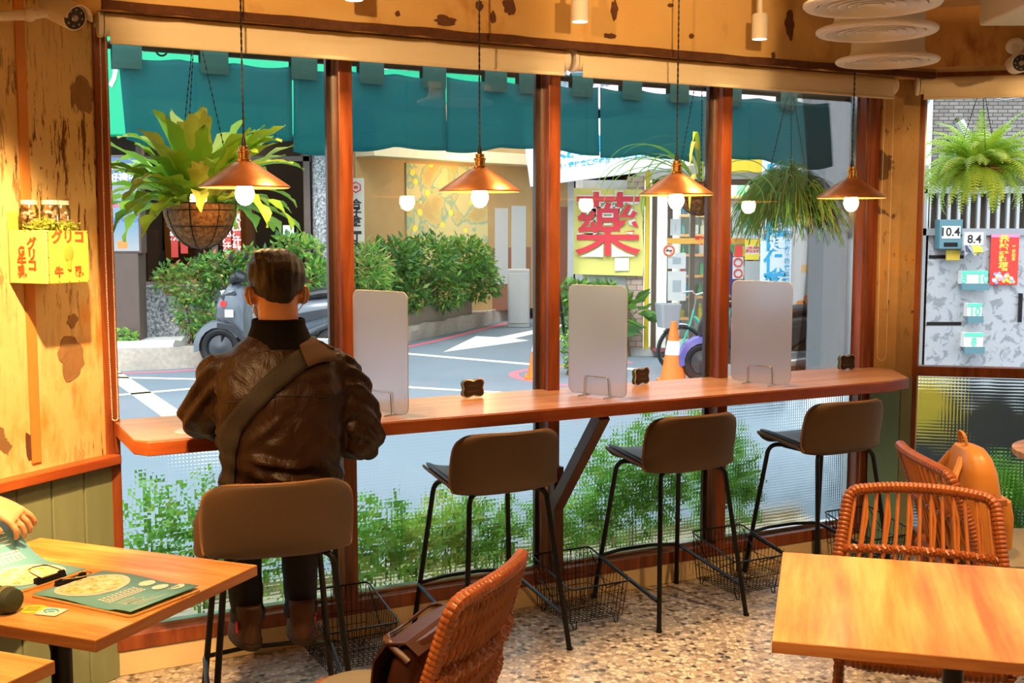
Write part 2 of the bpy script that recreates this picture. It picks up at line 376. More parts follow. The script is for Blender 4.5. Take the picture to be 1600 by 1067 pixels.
beamp(br, (.752, -.40, .90), (.752, -.02, .44), .05, .055)
br.bb(.728, .776, -.05, -.006, .152, .62)
br.build('strut', pm('dark_stained_wood', (.09, .035, .018), .5, var=.2), t, bevel=.003)
# ---------------------------------------------------------------- roller blinds
def blind(x0, x1, label, MX, zt=2.345, chain_side=-1, second=False):
    t = thing('roller_blind', label, 'blind', MX @ T(x0, 0, 0), 'rolled up cream roller blinds')
    w_ = x1 - x0; y = -.095
    MB().tube([(.02, y, zt), (w_-.02, y, zt)], .040, 20).build('roll', M['blindcase'], t)
    f = MB(); f.bb(.035, w_-.035, y-.041, y-.0385, zt-.062, zt); f.tube([(.035, y-.040, zt-.064), (w_-.035, y-.040, zt-.064)], .007, 8)
    f.build('fabric', M['blind'], t)
    for xx in (.0, w_-.02):
        b = MB(); b.loft([[(xx+dx, y+c_*.046, zt+s_*.046) for c_, s_ in [(math.cos(2*math.pi*k/24), math.sin(2*math.pi*k/24)) for k in range(24)]] for dx in (0, .016)])
        b.bb(xx, xx+.016, y, -.005, zt, zt+.045); b.build('bracket', M['white'], t, bevel=.002)
    return t
b1 = blind(-1.10, .755, 'long cream roller blind rolled up over the left half of the street window', MW)
b2 = blind(.775, 2.60, 'long cream roller blind rolled up over the right half of the street window', MW)
b3 = blind(.0, 3.3, 'cream roller blind over the window to the right of the corner column', MV)
def chain(t, x, ztop, zbot, w_=.018, y=-.14, dz=.0075):
    c = MB(); pts = []
    z = ztop
    while z > zbot: pts.append((x - w_/2 + .004*math.sin(z*3), z)); z -= dz
    for k in range(7):
        a = math.pi*(k+1)/8; pts.append((x - w_/2*math.cos(a), zbot - w_/2*math.sin(a)))
    z = zbot
    while z < ztop: pts.append((x + w_/2, z)); z += dz
    for px_, pz in pts:
        r = .0032; c.add([(px_+r, y, pz), (px_-r, y, pz), (px_, y+r, pz), (px_, y-r, pz), (px_, y, pz+r), (px_, y, pz-r)], [(0, 2, 4), (2, 1, 4), (1, 3, 4), (3, 0, 4), (2, 0, 5), (1, 2, 5), (3, 1, 5), (0, 3, 5)])
    c.tube([(p[0], y, p[1]) for p in pts], .0009, 4)
    c.build('bead_chain', pm('cream_bead', (.78, .70, .58), .4), t)
chain(b1, .012, 2.31, .985, .020, -.12)
chain(b2, 1.84, 2.31, 1.02, .06, -.06)
# ---------------------------------------------------------------- unseen interior spots: over tables and left wall, plus added general fill
for i, (lx, ly, tx, ty, p, sz) in enumerate([(-1.05, 2.3, -1.15, 2.85, 75, 75), (1.45, 2.2, 1.4, 2.7, 68, 75), (-1.0, 2.7, -1.85, 3.40, 200, 60), (.3, 2.3, .3, 2.9, 55, 62),
        (2.3, 3.4, 2.1, 4.1, 90, 72), (1.1, 3.3, 1.2, 3.5, 60, 62), (-.6, 1.2, -.8, 2.2, 60, 90), (1.6, .4, 1.6, 1.0, 60, 100), (0.6, -.6, .6, -.5, 60, 100)]):
    p *= 2.5
    spot('unseen_downlight', (lx, ly, 2.62), (tx, ty, 0 if i != 2 else 1.1), p, sz)
for x, y, tx, ty in ((-.7, 2.4, -.5, 4.4), (.9, 2.9, 1.1, 5.1), (2.3, 3.2, 2.2, 5.8), (3.5, 3.0, 3.4, 5.5)): spot('added_wall_wash', (x, y, 2.60), (tx, ty, 2.56), 120, 64)  # added unseen spots that brighten the blinds and the beam
# ---------------------------------------------------------------- beam spotlights
def text_mesh(body, size, mat_, parent, M_, name='lettering', bold=0, depth=.0006, align='CENTER', space=1, wid=None):
    c = bpy.data.curves.new(name, 'FONT'); c.body = body; c.size = size; c.align_x = align; c.align_y = 'CENTER'; c.extrude = depth; c.offset = bold; c.space_line = space
    c.resolution_u = 3
    o = bpy.data.objects.new(name, c); COL.objects.link(o)
    dg = bpy.context.evaluated_depsgraph_get(); me = bpy.data.meshes.new_from_object(o.evaluated_get(dg)); bpy.data.objects.remove(o)
    me.materials.clear(); me.materials.append(mat_); me.name = name
    o = bpy.data.objects.new(name, me); COL.objects.link(o)
    if parent is not None: o.parent = parent
    if wid:
        xs = [v.co.x for v in me.vertices]; k = wid/max(1e-4, max(xs)-min(xs)); me.transform(Matrix.Diagonal((k, 1, 1, 1)))
    o.matrix_local = M_
    return o
FACE = Matrix.Rotation(math.pi/2, 4, 'X')       # text in the xz plane, read from -y
def beam_spot(x, label, y=-.37):
    t = thing('ceiling_spotlight', label, 'spotlight', MW @ T(x, y, 2.45), 'white cylinder spotlights under the ceiling')
    MB().lathe([(.030, 0), (.034, .0), (.034, .10), (.031, .105), (.0, .106)], n=24, caps=False).build('body', M['white'], t)
    MB().lathe([(.011, .10), (.011, CZ-2.45)], n=12).build('stem', M['white'], t)
    m_ = pm('lit_lens', (1, .85, .6), .5, em=25, emc=(1, .78, .45))
    MB().lathe([(.0285, .003), (.0285, .008)], n=24).build('lens', M.setdefault('lens', m_), t)
    p = W(x, y, 2.44); q = W(x+.0, -.2, 1.5); spot('ceiling_spotlight_light', p, q, 75, 95, .9, .02)
beam_spot(-.273, 'white cylinder spotlight cut by the top edge, nearest the left camera')
beam_spot(.654, 'white cylinder spotlight above the joint of the two long blinds')
beam_spot(1.542, 'white cylinder spotlight just left of the round air diffusers')
# ---------------------------------------------------------------- measured points: pixel of the survey photo -> metres
def ray(x, y):
    u, v = x-800, y-533.5
    return Vector((u, 1800*math.cos(PITCH)-v*math.sin(PITCH), -(v*math.cos(PITCH)+1800*math.sin(PITCH))))
def at(x, y, Y): r = ray(x, y); return Vector((0, 0, EYE)) + r*(Y/r.y)
def gnd(x, y, z=-.1): r = ray(x, y); return Vector((0, 0, EYE)) + r*((z-EYE)/r.z)
# ---------------------------------------------------------------- outdoor materials
def asphalt():
    t = NT('asphalt'); v = t.obj(); c = t.mix(t.noise(v, 90, 3), (.13, .165, .195), (.225, .275, .315)); c = t.mix(t.ramp(t.noise(v, .7, 5), [(.4, 0), (.7, .5)]), c, (.13, .16, .20))
    b = t.bsdf(Base__Color=c, Roughness=.8); return t.done(b)
M['asphalt'] = asphalt()
M['pave'] = pm('rough_stone_ledge', (.42, .37, .31), .9, var=.35, scale=18, bump=.5)
def granite():
    t = NT('speckled_granite'); v = t.obj(); n = t.noise(v, 26, 3, .8); c = t.ramp(n, [(.36, (.06, .06, .065)), (.47, (.26, .26, .27)), (.56, (.46, .46, .47)), (.66, (.70, .70, .70))])
    return t.done(t.bsdf(Base__Color=c, Roughness=.7))
M['granite'] = granite()
M['white_line'] = pm('white_road_paint', (.86, .88, .86), .7, var=.08, scale=20)
M['yellow_line'] = pm('pale_yellow_road_paint', (.86, .78, .50), .7, var=.1, scale=20)
M['pink_line'] = pm('red_kerb_paint', (.80, .16, .20), .7, var=.15, scale=20)
M['dark'] = pm('dark_brown_storefront', (.055, .04, .03), .35, var=.4, scale=2)
M['darkpost'] = pm('dark_brown_post', (.12, .08, .065), .6, var=.2)
M['concrete'] = pm('grey_concrete', (.38, .38, .37), .85, var=.2, scale=4)
M['beige'] = pm('beige_render', (.46, .29, .12), .8, var=.2, scale=2)
def lit(name, col, e): return pm(name, col, .5, em=e, emc=col)
# ---------------------------------------------------------------- street
sm = MB(); sm.bb(-30, 30, 2.5, 60, -.3, -.1); street = struct(sm.build('street', M['asphalt'], smooth=False))
def ribbon_flat(mb, pts, w_, z=-.098, mi=0):
    pts = [Vector((p[0], p[1], 0)) for p in pts]; fr = []
    for i, p in enumerate(pts):
        d = (pts[min(i+1, len(pts)-1)] - pts[max(i-1, 0)]).normalized(); fr.append((p + Vector((-d.y, d.x, 0))*w_/2, p - Vector((-d.y, d.x, 0))*w_/2))
    vs = [(q.x, q.y, z) for a, b in fr for q in (a, b)]
    mb.add(vs, [(2*i, 2*i+1, 2*i+3, 2*i+2) for i in range(len(pts)-1)], mi)
def smooth2(pts, n=6):
    pts = [Vector((*p[:2], 0)) for p in pts]; P_ = [pts[0]]+pts+[pts[-1]]; out = []
    for i in range(1, len(P_)-2):
        for k in range(n):
            t = k/n; a, b, c, d = P_[i-1:i+3]
            out.append(.5*((2*b)+(-a+c)*t+(2*a-5*b+4*c-d)*t*t+(-a+3*b-3*c+d)*t**3))
    out.append(pts[-1]); return out
g = MB()
ribbon_flat(g, smooth2([(-9, 13.0), (-4.82, 14.0), (-3.83, 14.5), (-2.9, 15.2), (-1.56, 17.3), (-.4, 20.8), (.69, 24.6), (1.9, 32)]), .12)
ribbon_flat(g, smooth2([(1.6, 15.2), (.7, 14.75), (.18, 14.35), (.02, 13.95), (.12, 13.5), (.5, 13.0), (1.4, 12.5)]), .12)
g.build('kerb_line', M['pink_line'], street, smooth=False)
g = MB()
def gline(a, b, w_, mb): ribbon_flat(mb, [gnd(*a), gnd(*b)], w_)
gline((60, 587), (330, 593), .12, g); gline((60, 628), (420, 597), .12, g); gline((120, 545), (330, 690), .22, g); gline((620, 604), (860, 618), .12, g); gline((620, 604), (300, 700), .14, g)
g.build('hatch_line', M['yellow_line'], street, smooth=False)
g = MB(); gline((400, 535), (640, 553), .16, g); gline((640, 553), (850, 571), .16, g); gline((885, 570), (1010, 578), .16, g)
g.build('lane_line', M['white_line'], street, smooth=False)
g = MB(); ap = [gnd(*q) for q in ((693, 550), (744, 525), (778, 527), (886, 505), (893, 508), (803, 529), (827, 532))]
g.add([(p.x, p.y, -.098) for p in ap], [(0, 1, 2), (0, 2, 5), (0, 5, 6), (2, 3, 4, 5)]); g.build('direction_arrow', M['white_line'], street, smooth=False)
g = MB(); ap = [gnd(*q) for q in ((842, 532), (905, 512), (960, 535), (930, 533))]; g.add([(p.x, p.y, -.0985) for p in ap], [(0, 3, 2, 1)]); g.build('turn_arrow', M['white_line'], street, smooth=False)
# pavements and ledges
def rough_prism(poly, z0, z1, name, m, sub=8, amp=.02):
    pts = []
    for i, p in enumerate(poly):
        a, b = Vector(p), Vector(poly[(i+1) % len(poly)]); k = max(1, int((b-a).length*sub/4))
        for j in range(k): q = a+(b-a)*j/k; pts.append(q)
    mb = MB(); n_ = lambda q, s: amp*noise.noise(Vector((q.x*3, q.y*3, s)))
    mb.loft([[(q.x+n_(q, 1), q.y+n_(q, 2), z0) for q in pts], [(q.x+n_(q, 3), q.y+n_(q, 4)+.02, (z0*.3+z1*.7)) for q in pts], [(q.x+n_(q, 5), q.y+n_(q, 6)+.06, z1+n_(q, 7)) for q in pts]])
    return struct(mb.build(name, m))
rough_prism([(-12, 12.9), (-4.85, 14.25), (-3.75, 14.75), (-2.35, 15.3), (-2.1, 16.3), (-1.7, 17.6), (-.55, 21), (.5, 24.9), (1.7, 34), (-12, 34)], -.1, .15, 'pavement', M['pave'], 40, .05)
rough_prism([(.75, 16.0), (5.5, 16.0), (5.5, 30), (2.5, 30), (1.2, 22)], -.1, -.02, 'pavement', M['concrete'])
rough_prism([(-5.3, 14.35), (-4.3, 14.55), (-4.3, 15.1), (-5.3, 15.1)], .1, .24, 'kerb', pm('pale_kerb_stone', (.62, .60, .57), .8, var=.15), 20, .04)
# far backdrop buildings, real blocks with windows
def building(name, x0, x1, y0, y1, h, mt, label, wins=(), wm=None):
    t = thing(name, label, 'building', T((x0+x1)/2, (y0+y1)/2, -.1)); w_, d_ = x1-x0, y1-y0
    MB().bb(-w_/2, w_/2, -d_/2, d_/2, 0, h).build('wall', mt, t, smooth=False)
    return t
b = building('apartment_building', -14, -3.4, 23.6, 34, 11, M['concrete'], 'grey building block rising behind the dark storefront on the left')
b = building('apartment_building', 2.6, 16, 22.5, 34, 10, pm('pale_grey_wall', (.50, .50, .52), .8, var=.1), 'pale grey building block behind the pharmacy')
b = building('apartment_building', -8, 9, 40, 46, 9, pm('distant_wall', (.55, .56, .58), .8, var=.1), 'distant grey building closing the end of the lane')
for k in range(5):
    MB().bb(-3.2+k*1.5, -2.2+k*1.5, -3.03, -3.0, 1.2, 2.6).build('window', pm('distant_pane', (.14, .18, .22), .2), b, smooth=False) if k == 0 else MB().bb(-3.2+k*1.5, -2.2+k*1.5, -3.03, -3.0, 1.2, 2.6).build('window', bpy.data.materials['distant_pane'], b, smooth=False)

# ---- dark storefront across the street, on the left
sf = thing('storefront', 'dark brown glazed storefront behind the shrubs across the street', 'shop', T(-5.2, 16.2, .15))
m = MB(); m.bb(-4.5, 2.35, 3.2, 3.4, 0, 3.6); m.bb(-4.5, -4.3, 0, 3.3, 0, 3.6); m.bb(2.2, 2.4, .3, 3.3, 0, 3.6); m.bb(-4.5, 2.4, 0, 3.4, 3.3, 3.6)
m.build('shell', M['dark'], sf, smooth=False)
m = MB()
for x in (-4.5, -2.4, -.02, 1.0, 2.3): m.bb(x, x+.09, -.05, .05, 0, 3.3)
m.bb(-4.5, 2.4, -.05, .05, .68, .78); m.bb(-4.5, 2.4, -.05, .05, 2.45, 2.52)
m.build('window_frame', M['darkpost'], sf, smooth=False)
MB().bb(-4.5, 2.4, -.008, .0, .78, 2.45).build('tinted_pane', M['glass_brown'], sf, smooth=False)
mc = pm('dim_shop_counter', (.20, .12, .06), .6, var=.3)
for q in ((.1, .75, 1.2, 1.9, 0, 1.25), (1.3, 1.9, .9, 1.5, .1, 1.1), (-1.4, -.6, 2.2, 2.8, 0, 1.5)): MB().bb(*q).build('counter', mc, sf, smooth=False)
MB().bb(-.55, .9, 2.95, 3.18, 1.0, 2.2).build('lit_menu_panel', lit('dim_amber_panel', (.42, .22, .07), .5), sf, smooth=False)
mr = pm('red_couplet', (.62, .05, .04), .6)
for (cx_, y0, y1) in ((272, 290, 402), (287, 296, 396), (355, 345, 404), (370, 330, 400)):
    a_, b_ = at(cx_-7, y0, 16.05), at(cx_+7, y1, 16.05); iv = sf.matrix_world.inverted() if False else T(5.2, -16.2, -.15)
    p = MB(); p.bb(a_.x+5.2, b_.x+5.2, -.16, -.15, b_.z-.15, a_.z-.15); p.build('couplet_strip', mr, sf, smooth=False)
    text_mesh('\n'.join('鳳爪凍汁秋'), .125, M['white'], sf, T((a_.x+b_.x)/2+5.2, -.162, (a_.z+b_.z)/2-.15) @ FACE, 'couplet_text', .004, space=.85)
a_ = at(449, 361, 16.0); MB().bb(a_.x+5.13, a_.x+5.28, -.15, -.14, a_.z-.23, a_.z-.07).build('notice', lit('pale_blue_notice', (.55, .75, .8), .6), sf, smooth=False)
# green fascia board over it
gf = thing('shop_sign', 'long bright green shop sign board across the street above the storefront', 'sign', T(-5.0, 15.5, 2.9))
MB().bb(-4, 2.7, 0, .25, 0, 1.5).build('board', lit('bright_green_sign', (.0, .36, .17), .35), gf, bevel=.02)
text_mesh('金門鳳爪', .55, M['white'], gf, T(-.9, -.01, .85) @ FACE, 'sign_text', .01)
g2 = thing('shop_sign', 'bright green shop sign board over the lane beside the first green one', 'sign', Matrix.Translation((-2.2, 15.7, 3.4)) @ Matrix.Rotation(R(24), 4, 'Z'))
MB().bb(0, 3.6, 0, .2, 0, 1.2).build('board', bpy.data.materials['bright_green_sign'], g2, bevel=.02)
text_mesh('門聖蘭咖香', .45, M['white'], g2, T(1.6, -.01, .6) @ FACE, 'sign_text', .01)
MB().tube([(.05, .1, .5), (-.30, .62, .5)], .03, 8).build('bracket', M['black'], g2)
MB().bb(3.4, 3.46, .05, .11, -3.5, 0).build('post', M['black'], g2)
# granite column, planter, post with the light box
tag(MB().lathe([(.19, 0), (.19, 5)], (-2.62, 16.3, -.1), 28).build('stone_column', M['granite']), 'round speckled grey granite column left of the first wooden mullion', 'column')
tag(MB().bb(-4.98, -2.85, 15.55, 15.85, .12, .90).build('planter_trough', M['granite'], bevel=.02), 'low speckled granite planter wall under the dark storefront', 'planter')
lb = thing('light_box', 'pale blue lit poster box standing on a dark brown post across the street', 'sign', T(-5.0, 14.85, .15))
MB().bb(-.19, .19, 0, .3, 0, 1.2).build('post', M['darkpost'], lb, bevel=.01)
MB().bb(-.24, .24, .0, .22, 1.2, 2.45).build('case', M['darkpost'], lb, bevel=.01)
def lightface():
    t = NT('lit_poster_face'); s = t.n('SeparateXYZ', Vector=t.obj()); c = t.ramp(t.math('DIVIDE', s.outputs[2], 2.5), [(.5, (.75, .85, .95)), (.62, (.35, .65, .90)), (.8, (.55, .75, .95)), (.9, (.20, .38, .80))])
    return t.done(t.bsdf(Base__Color=(0, 0, 0), Emission__Color=c, Emission__Strength=.9))
MB().bb(-.21, .21, -.012, 0, 1.23, 2.42).build('poster', lightface(), lb, smooth=False)
text_mesh('滿500元', .09, pm('poster_red', (.8, .08, .2), .5), lb, T(.03, -.016, 1.82) @ FACE, 'poster_text', .003)
text_mesh('口夜鉄遊樂', .075, pm('poster_blue', (.08, .15, .5), .5), lb, T(.03, -.016, 1.62) @ FACE, 'poster_text', .002)
text_mesh('優惠吸\n好禮中', .12, M['white'], lb, T(.04, -.016, 2.22) @ FACE, 'poster_text', .004)
m = MB(); m.prismy(rrect(.13, .10, .02, 3, .0, 1.31), -.016, -.0125); m.build('toy_bus_print', pm('poster_orange', (.85, .25, .06), .5), lb)
# ---- warm lit shop in the middle (wall facing the lane)
TB = Matrix.Translation((-2.5, 19.75, .12)) @ Matrix.Rotation(math.atan2(4.0, 3.9), 4, 'Z')
ms = thing('shop_building', 'warm beige shop with a faded yellow mural behind the hedge', 'shop', TB)
MB().bb(-.2, 5.9, 0, 2.0, 0, 4.2).build('wall', M['beige'], ms, smooth=False)
def mural():
    t = NT('faded_mural'); v = t.obj(); n = t.noise(v, 2.4, 3, .5, .4); c = t.ramp(n, [(.38, (.50, .36, .14)), (.47, (.58, .46, .18)), (.50, (.22, .38, .28)), (.56, (.60, .52, .24))])
    c = t.mix(t.ramp(t.n('TexVoronoi', Vector=v, Scale=4.0).outputs[0], [(.22, 1), (.25, 0)]), c, (.92, .68, .08)); return t.done(t.bsdf(Base__Color=c, Roughness=.8))
MB().bb(.9, 2.9, -.03, 0, .6, 2.7).build('mural', mural(), ms, smooth=False)
m = MB(); m.bb(-.2, 5.9, -.5, 0, 2.75, 2.95); m.build('canopy', pm('cream_canopy', (.70, .58, .36), .7, var=.1), ms, bevel=.01)
m = MB(); m.bb(3.1, 3.45, -.02, 0, .5, 1.95); m.bb(3.55, 3.95, -.02, 0, .4, 2.0); m.build('paper_notice', pm('paper', (.50, .50, .48), .8, var=.05), ms, smooth=False)
m = MB(); m.bb(3.05, 4.1, -.01, 0, .0, 1.2); m.bb(4.9, 5.6, -.01, 0, 0, 2.0); m.build('door_panel', pm('red_brown_panel', (.28, .11, .06), .6), ms, smooth=False)
m = MB(); m.bb(4.35, 4.65, -.12, 0, 1.1, 1.75); m.build('meter_box', pm('meter_box_paint', (.55, .55, .50), .6), ms, bevel=.01)
m = MB()
for x in (4.2, 4.28, 4.75, 4.85): m.tube([(x, -.05, 0), (x, -.05, 4.0)], .022, 8)
m.build('drain_pipe', M['concrete'], ms)
l = bpy.data.lights.new('shop_window_lamp', 'POINT'); l.energy = 70; l.color = (1, .62, .26); l.shadow_soft_size = .12
o = bpy.data.objects.new('shop_window_lamp', l); COL.objects.link(o); o.location = TB @ Vector((1.8, -1.0, 2.6))
l = bpy.data.lights.new('storefront_lamp', 'POINT'); l.energy = 25; l.color = (1, .6, .3); l.shadow_soft_size = .1
o = bpy.data.objects.new('storefront_lamp', l); COL.objects.link(o); o.location = (-4.9, 17.6, 2.9)
cb = thing('utility_cabinet', 'grey metal utility cabinet at the kerb beyond the hedge', 'cabinet', T(.1, 20.9, -.1))
MB().bb(-.18, .22, -.2, .2, 0, 1.05).build('body', M['concrete'], cb, bevel=.015); MB().bb(-.15, .19, -.212, -.2, .08, .98).build('door', pm('cabinet_door', (.42, .42, .42), .6), cb, bevel=.004)
vs = thing('street_sign', 'narrow white vertical sign with black characters beside the granite column', 'sign', T(-2.27, 16.9, .1))
MB().bb(-.11, .11, 0, .05, 1.2, 2.3).build('board', pm('cream_sign', (.70, .62, .50), .6), vs, bevel=.005)
MB().bb(-.012, .012, .01, .04, 0, 1.2).build('post', M['black'], vs)
text_mesh('\n'.join('合子食二丁大'), .15, M['blackp'], vs, T(0, -.003, 1.62) @ FACE, 'sign_text', .006, space=.80)
m = MB(); hx = [Vector((.075*math.cos(R(30+60*k)), 0, .075*math.sin(R(30+60*k)))) for k in range(6)]; m.tube([h + Vector((0, -.004, 2.17)) for h in hx], .010, 4, 0, True); m.bb(-.03, .03, -.006, -.001, 2.15, 2.19)
m.build('red_hexagon_logo', pm('sign_red', (.65, .03, .05), .5), vs)
tag(MB().prism([(-2.75, 16.55), (-2.55, 16.45), (-1.75, 17.7), (-.72, 20.9), (-1.0, 21.0), (-2.0, 17.9)], .0, .42).build('planter_trough', pm('brown_planter', (.30, .24, .18), .85, var=.25, scale=8), bevel=.02), 'low brown planter wall holding the dense hedge', 'planter')

# ---------------------------------------------------------------- foliage
def leafmat(name, c, var=.45):
    t = NT(name); v = t.obj(); n = t.noise(v, 9, 3); col = t.mix(n, tuple(q*(1-var) for q in c), tuple(min(1, q*(1+var)) for q in c))
    d = t.bsdf(Base__Color=col, Roughness=.45); tr = t.n('BsdfTranslucent', Color=t.mix(.4, col, (.5, .8, .1)))
    return t.done(t.n('MixShader', i0=.30, i1=d, i2=tr))
M['lf_dark'] = leafmat('dark_leaf', (.035, .13, .03)); M['lf_mid'] = leafmat('mid_leaf', (.09, .27, .05)); M['lf_lite'] = leafmat('light_leaf', (.24, .46, .08)); M['lf_red'] = leafmat('reddish_leaf', (.45, .16, .08)); M['lf_yel'] = leafmat('yellow_leaf', (.50, .52, .14))
M['stem'] = pm('brown_stem', (.13, .08, .045), .8)
def leafcloud(blobs, n, size, mats=(0, 1, 2), wts=(.4, .45, .15), aspect=.42, rnd=None, shell=.55):
    rnd = rnd or random; mb = MB()
    tot = sum(b[1][0]*b[1][1]*b[1][2] for b in blobs)
    for (c, r) in blobs:
        k = int(n*r[0]*r[1]*r[2]/tot)
        for _ in range(k):
            d = Vector((rnd.gauss(0, 1), rnd.gauss(0, 1), rnd.gauss(0, 1))).normalized(); q = shell + (1-shell)*rnd.random()
            q *= 1 + .25*noise.noise(d*3 + Vector(c)*2)
            p = Vector((c[0]+d.x*r[0]*q, c[1]+d.y*r[1]*q, c[2]+d.z*r[2]*q))
            a = (d*.7 + Vector((rnd.uniform(-1, 1), rnd.uniform(-1, 1), rnd.uniform(-.7, .7)))).normalized(); s = a.cross(Vector((rnd.uniform(-1, 1), rnd.uniform(-1, 1), rnd.uniform(-1, 1)))).normalized(); u = a.cross(s)
            L_ = size*rnd.uniform(.6, 1.3); w_ = L_*aspect
            mb.add([p, p+a*L_*.45+s*w_/2+u*L_*.06, p+a*L_, p+a*L_*.45-s*w_/2+u*L_*.06, p+a*L_*.5], [(0, 1, 4), (1, 2, 4), (2, 3, 4), (3, 0, 4)], rnd.choices(mats, wts)[0])
    return mb
LM = [M['lf_dark'], M['lf_mid'], M['lf_lite'], M['lf_red'], M['lf_yel']]
def shrub(name, label, base, blobs, n, size, wts, mats=(0, 1, 2, 3, 4), aspect=.42, group=None, cat='shrub', stems=5):
    t = thing(name, label, cat, Matrix.Translation(base), group)
    leafcloud(blobs, n, size, mats, wts, aspect).build('foliage', LM, t, smooth=False)
    s = MB()
    for k in range(stems):
        c, r = blobs[k % len(blobs)]; q = Vector((random.uniform(-.1, .1), random.uniform(-.06, .06), 0)); e_ = Vector(c) + Vector((random.uniform(-.5, .5)*r[0], random.uniform(-.5, .5)*r[1], r[2]*.3))
        s.tube([q, q.lerp(e_, .5)+Vector((random.uniform(-.06, .06), 0, .03)), e_], [.02, .013, .005], 6)
    s.build('stems', M['stem'], t); return t
shrub('nandina_shrub', 'leafy shrub with reddish tips leaning over the granite planter, left of the seated person', (-4.2, 15.22, .15), [((-.05, .1, .80), (.34, .25, .30)), ((.35, .15, .98), (.45, .3, .24)), ((.0, -.05, .42), (.26, .2, .30)), ((.28, -.1, .22), (.30, .2, .24)), ((.8, .3, 1.05), (.4, .3, .22)), ((-.35, .1, .85), (.22, .2, .22))], 3600, .085, (.25, .40, .22, .10, .03), group=None)
shrub('potted_shrub', 'bright green shrub to the right of the seated head, before the granite column', (-2.9, 15.75, .1), [((-.1, 0, 1.35), (.25, .2, .14)), ((.12, 0, 1.30), (.2, .2, .16)), ((.22, 0, .85), (.22, .22, .30)), ((.15, .0, .45), (.25, .2, .3))], 1100, .11, (.1, .3, .5, .02, .08), aspect=.5)
shrub('fan_palm_shrub', 'pale feathery shrub just right of the granite column', (-2.15, 16.7, .3), [((0, .1, .80), (.38, .3, .35)), ((.1, .3, .45), (.3, .3, .3))], 1100, .16, (.1, .3, .4, 0, .2), aspect=.16)
shrub('hedge', 'dense dark green hedge in the brown planter, seen in the middle of the window', (-1.5, 18.4, .4), [((-.35, -.3, .72), (.48, .4, .42)), ((.12, .35, .78), (.52, .45, .38)), ((.68, 1.5, .72), (.50, .5, .42)), ((.85, 2.0, .38), (.45, .5, .36)), ((-.25, -.2, .2), (.45, .4, .3)), ((.35, .8, .25), (.4, .5, .3))], 5200, .13, (.40, .38, .17, .01, .04), aspect=.38, cat='hedge', stems=9)
shrub('ground_fern', 'small bright green weed on the stone ledge at the left', (-4.95, 14.75, .22), [((0, 0, .07), (.13, .1, .08))], 120, .08, (0, .3, .7, 0, 0), cat='plant', stems=2)
# ---------------------------------------------------------------- pharmacy across the street, right of the middle mullion
ph = thing('pharmacy', 'pharmacy shop front with stocked shelves behind glass, across the street', 'shop', T(0, 0, 0))
wt = pm('shop_white_wall', (.66, .66, .64), .7, var=.06)
m = MB(); m.bb(1.0, 1.75, 16.35, 16.5, -.05, 3.6); m.bb(1.0, 1.1, 16.5, 20.0, -.05, 3.6); m.bb(5.9, 6.05, 16.4, 20.0, -.05, 3.6); m.bb(1.0, 6.05, 20.0, 20.15, -.05, 3.6)
m.bb(1.0, 6.05, 16.4, 20.1, 3.4, 3.6); m.bb(1.0, 6.05, 16.35, 16.5, 2.35, 3.5)
m.build('shell', wt, ph, smooth=False)
def tiles():
    t = NT('pinkish_tiles'); b = t.n('TexBrick', Vector=t.obj((1, 1, 1), (R(90), 0, 0)), Color1=(.62, .45, .38), Color2=(.54, .38, .32), Mortar=(.25, .18, .15), Scale=1.0); b.inputs['Brick Width'].default_value = .16; b.inputs['Row Height'].default_value = .08; b.inputs['Mortar Size'].default_value = .006
    return t.done(t.bsdf(Base__Color=b.outputs[0], Roughness=.5))
MB().bb(1.62, 1.86, 16.28, 16.55, -.05, 2.4).build('tiled_pillar', tiles(), ph, smooth=False)
MB().tube([(1.90, 16.25, -.05), (1.90, 16.25, 2.5)], .035, 10).build('yellow_pipe', pm('yellow_paint', (.80, .55, .03), .5), ph)
m = MB()
for x in (1.98, 2.2, 2.52, 3.35, 4.0): m.bb(x, x+.07, 16.35, 16.43, -.05, 2.35)
m.bb(1.98, 4.1, 16.35, 16.43, 2.28, 2.36); m.build('door_frame', pm('bronze_frame', (.16, .12, .09), .4, .3), ph, smooth=False)
MB().bb(2.05, 4.0, 16.385, 16.39, 0, 2.3).build('glass_door', M['glass'], ph, smooth=False)
tag(MB().bb(1.95, 3.3, 15.75, 16.18, -.019, -.004).build('door_mat', pm('dark_red_mat', (.22, .05, .06), .9), smooth=False), 'dark red door mat before the pharmacy door', 'mat')
MB().bb(1.5, 5.9, 18.9, 19.0, 3.2, 3.3).build('ceiling_tube_light', lit('tube_light', (.9, 1, .95), 6), ph, smooth=False)
l = bpy.data.lights.new('pharmacy_lamp', 'AREA'); l.energy = 420; l.size = 2; l.size_y = 2; l.color = (.95, 1, .92)
o = bpy.data.objects.new('pharmacy_lamp', l); COL.objects.link(o); o.location = (3.2, 18, 3.3)
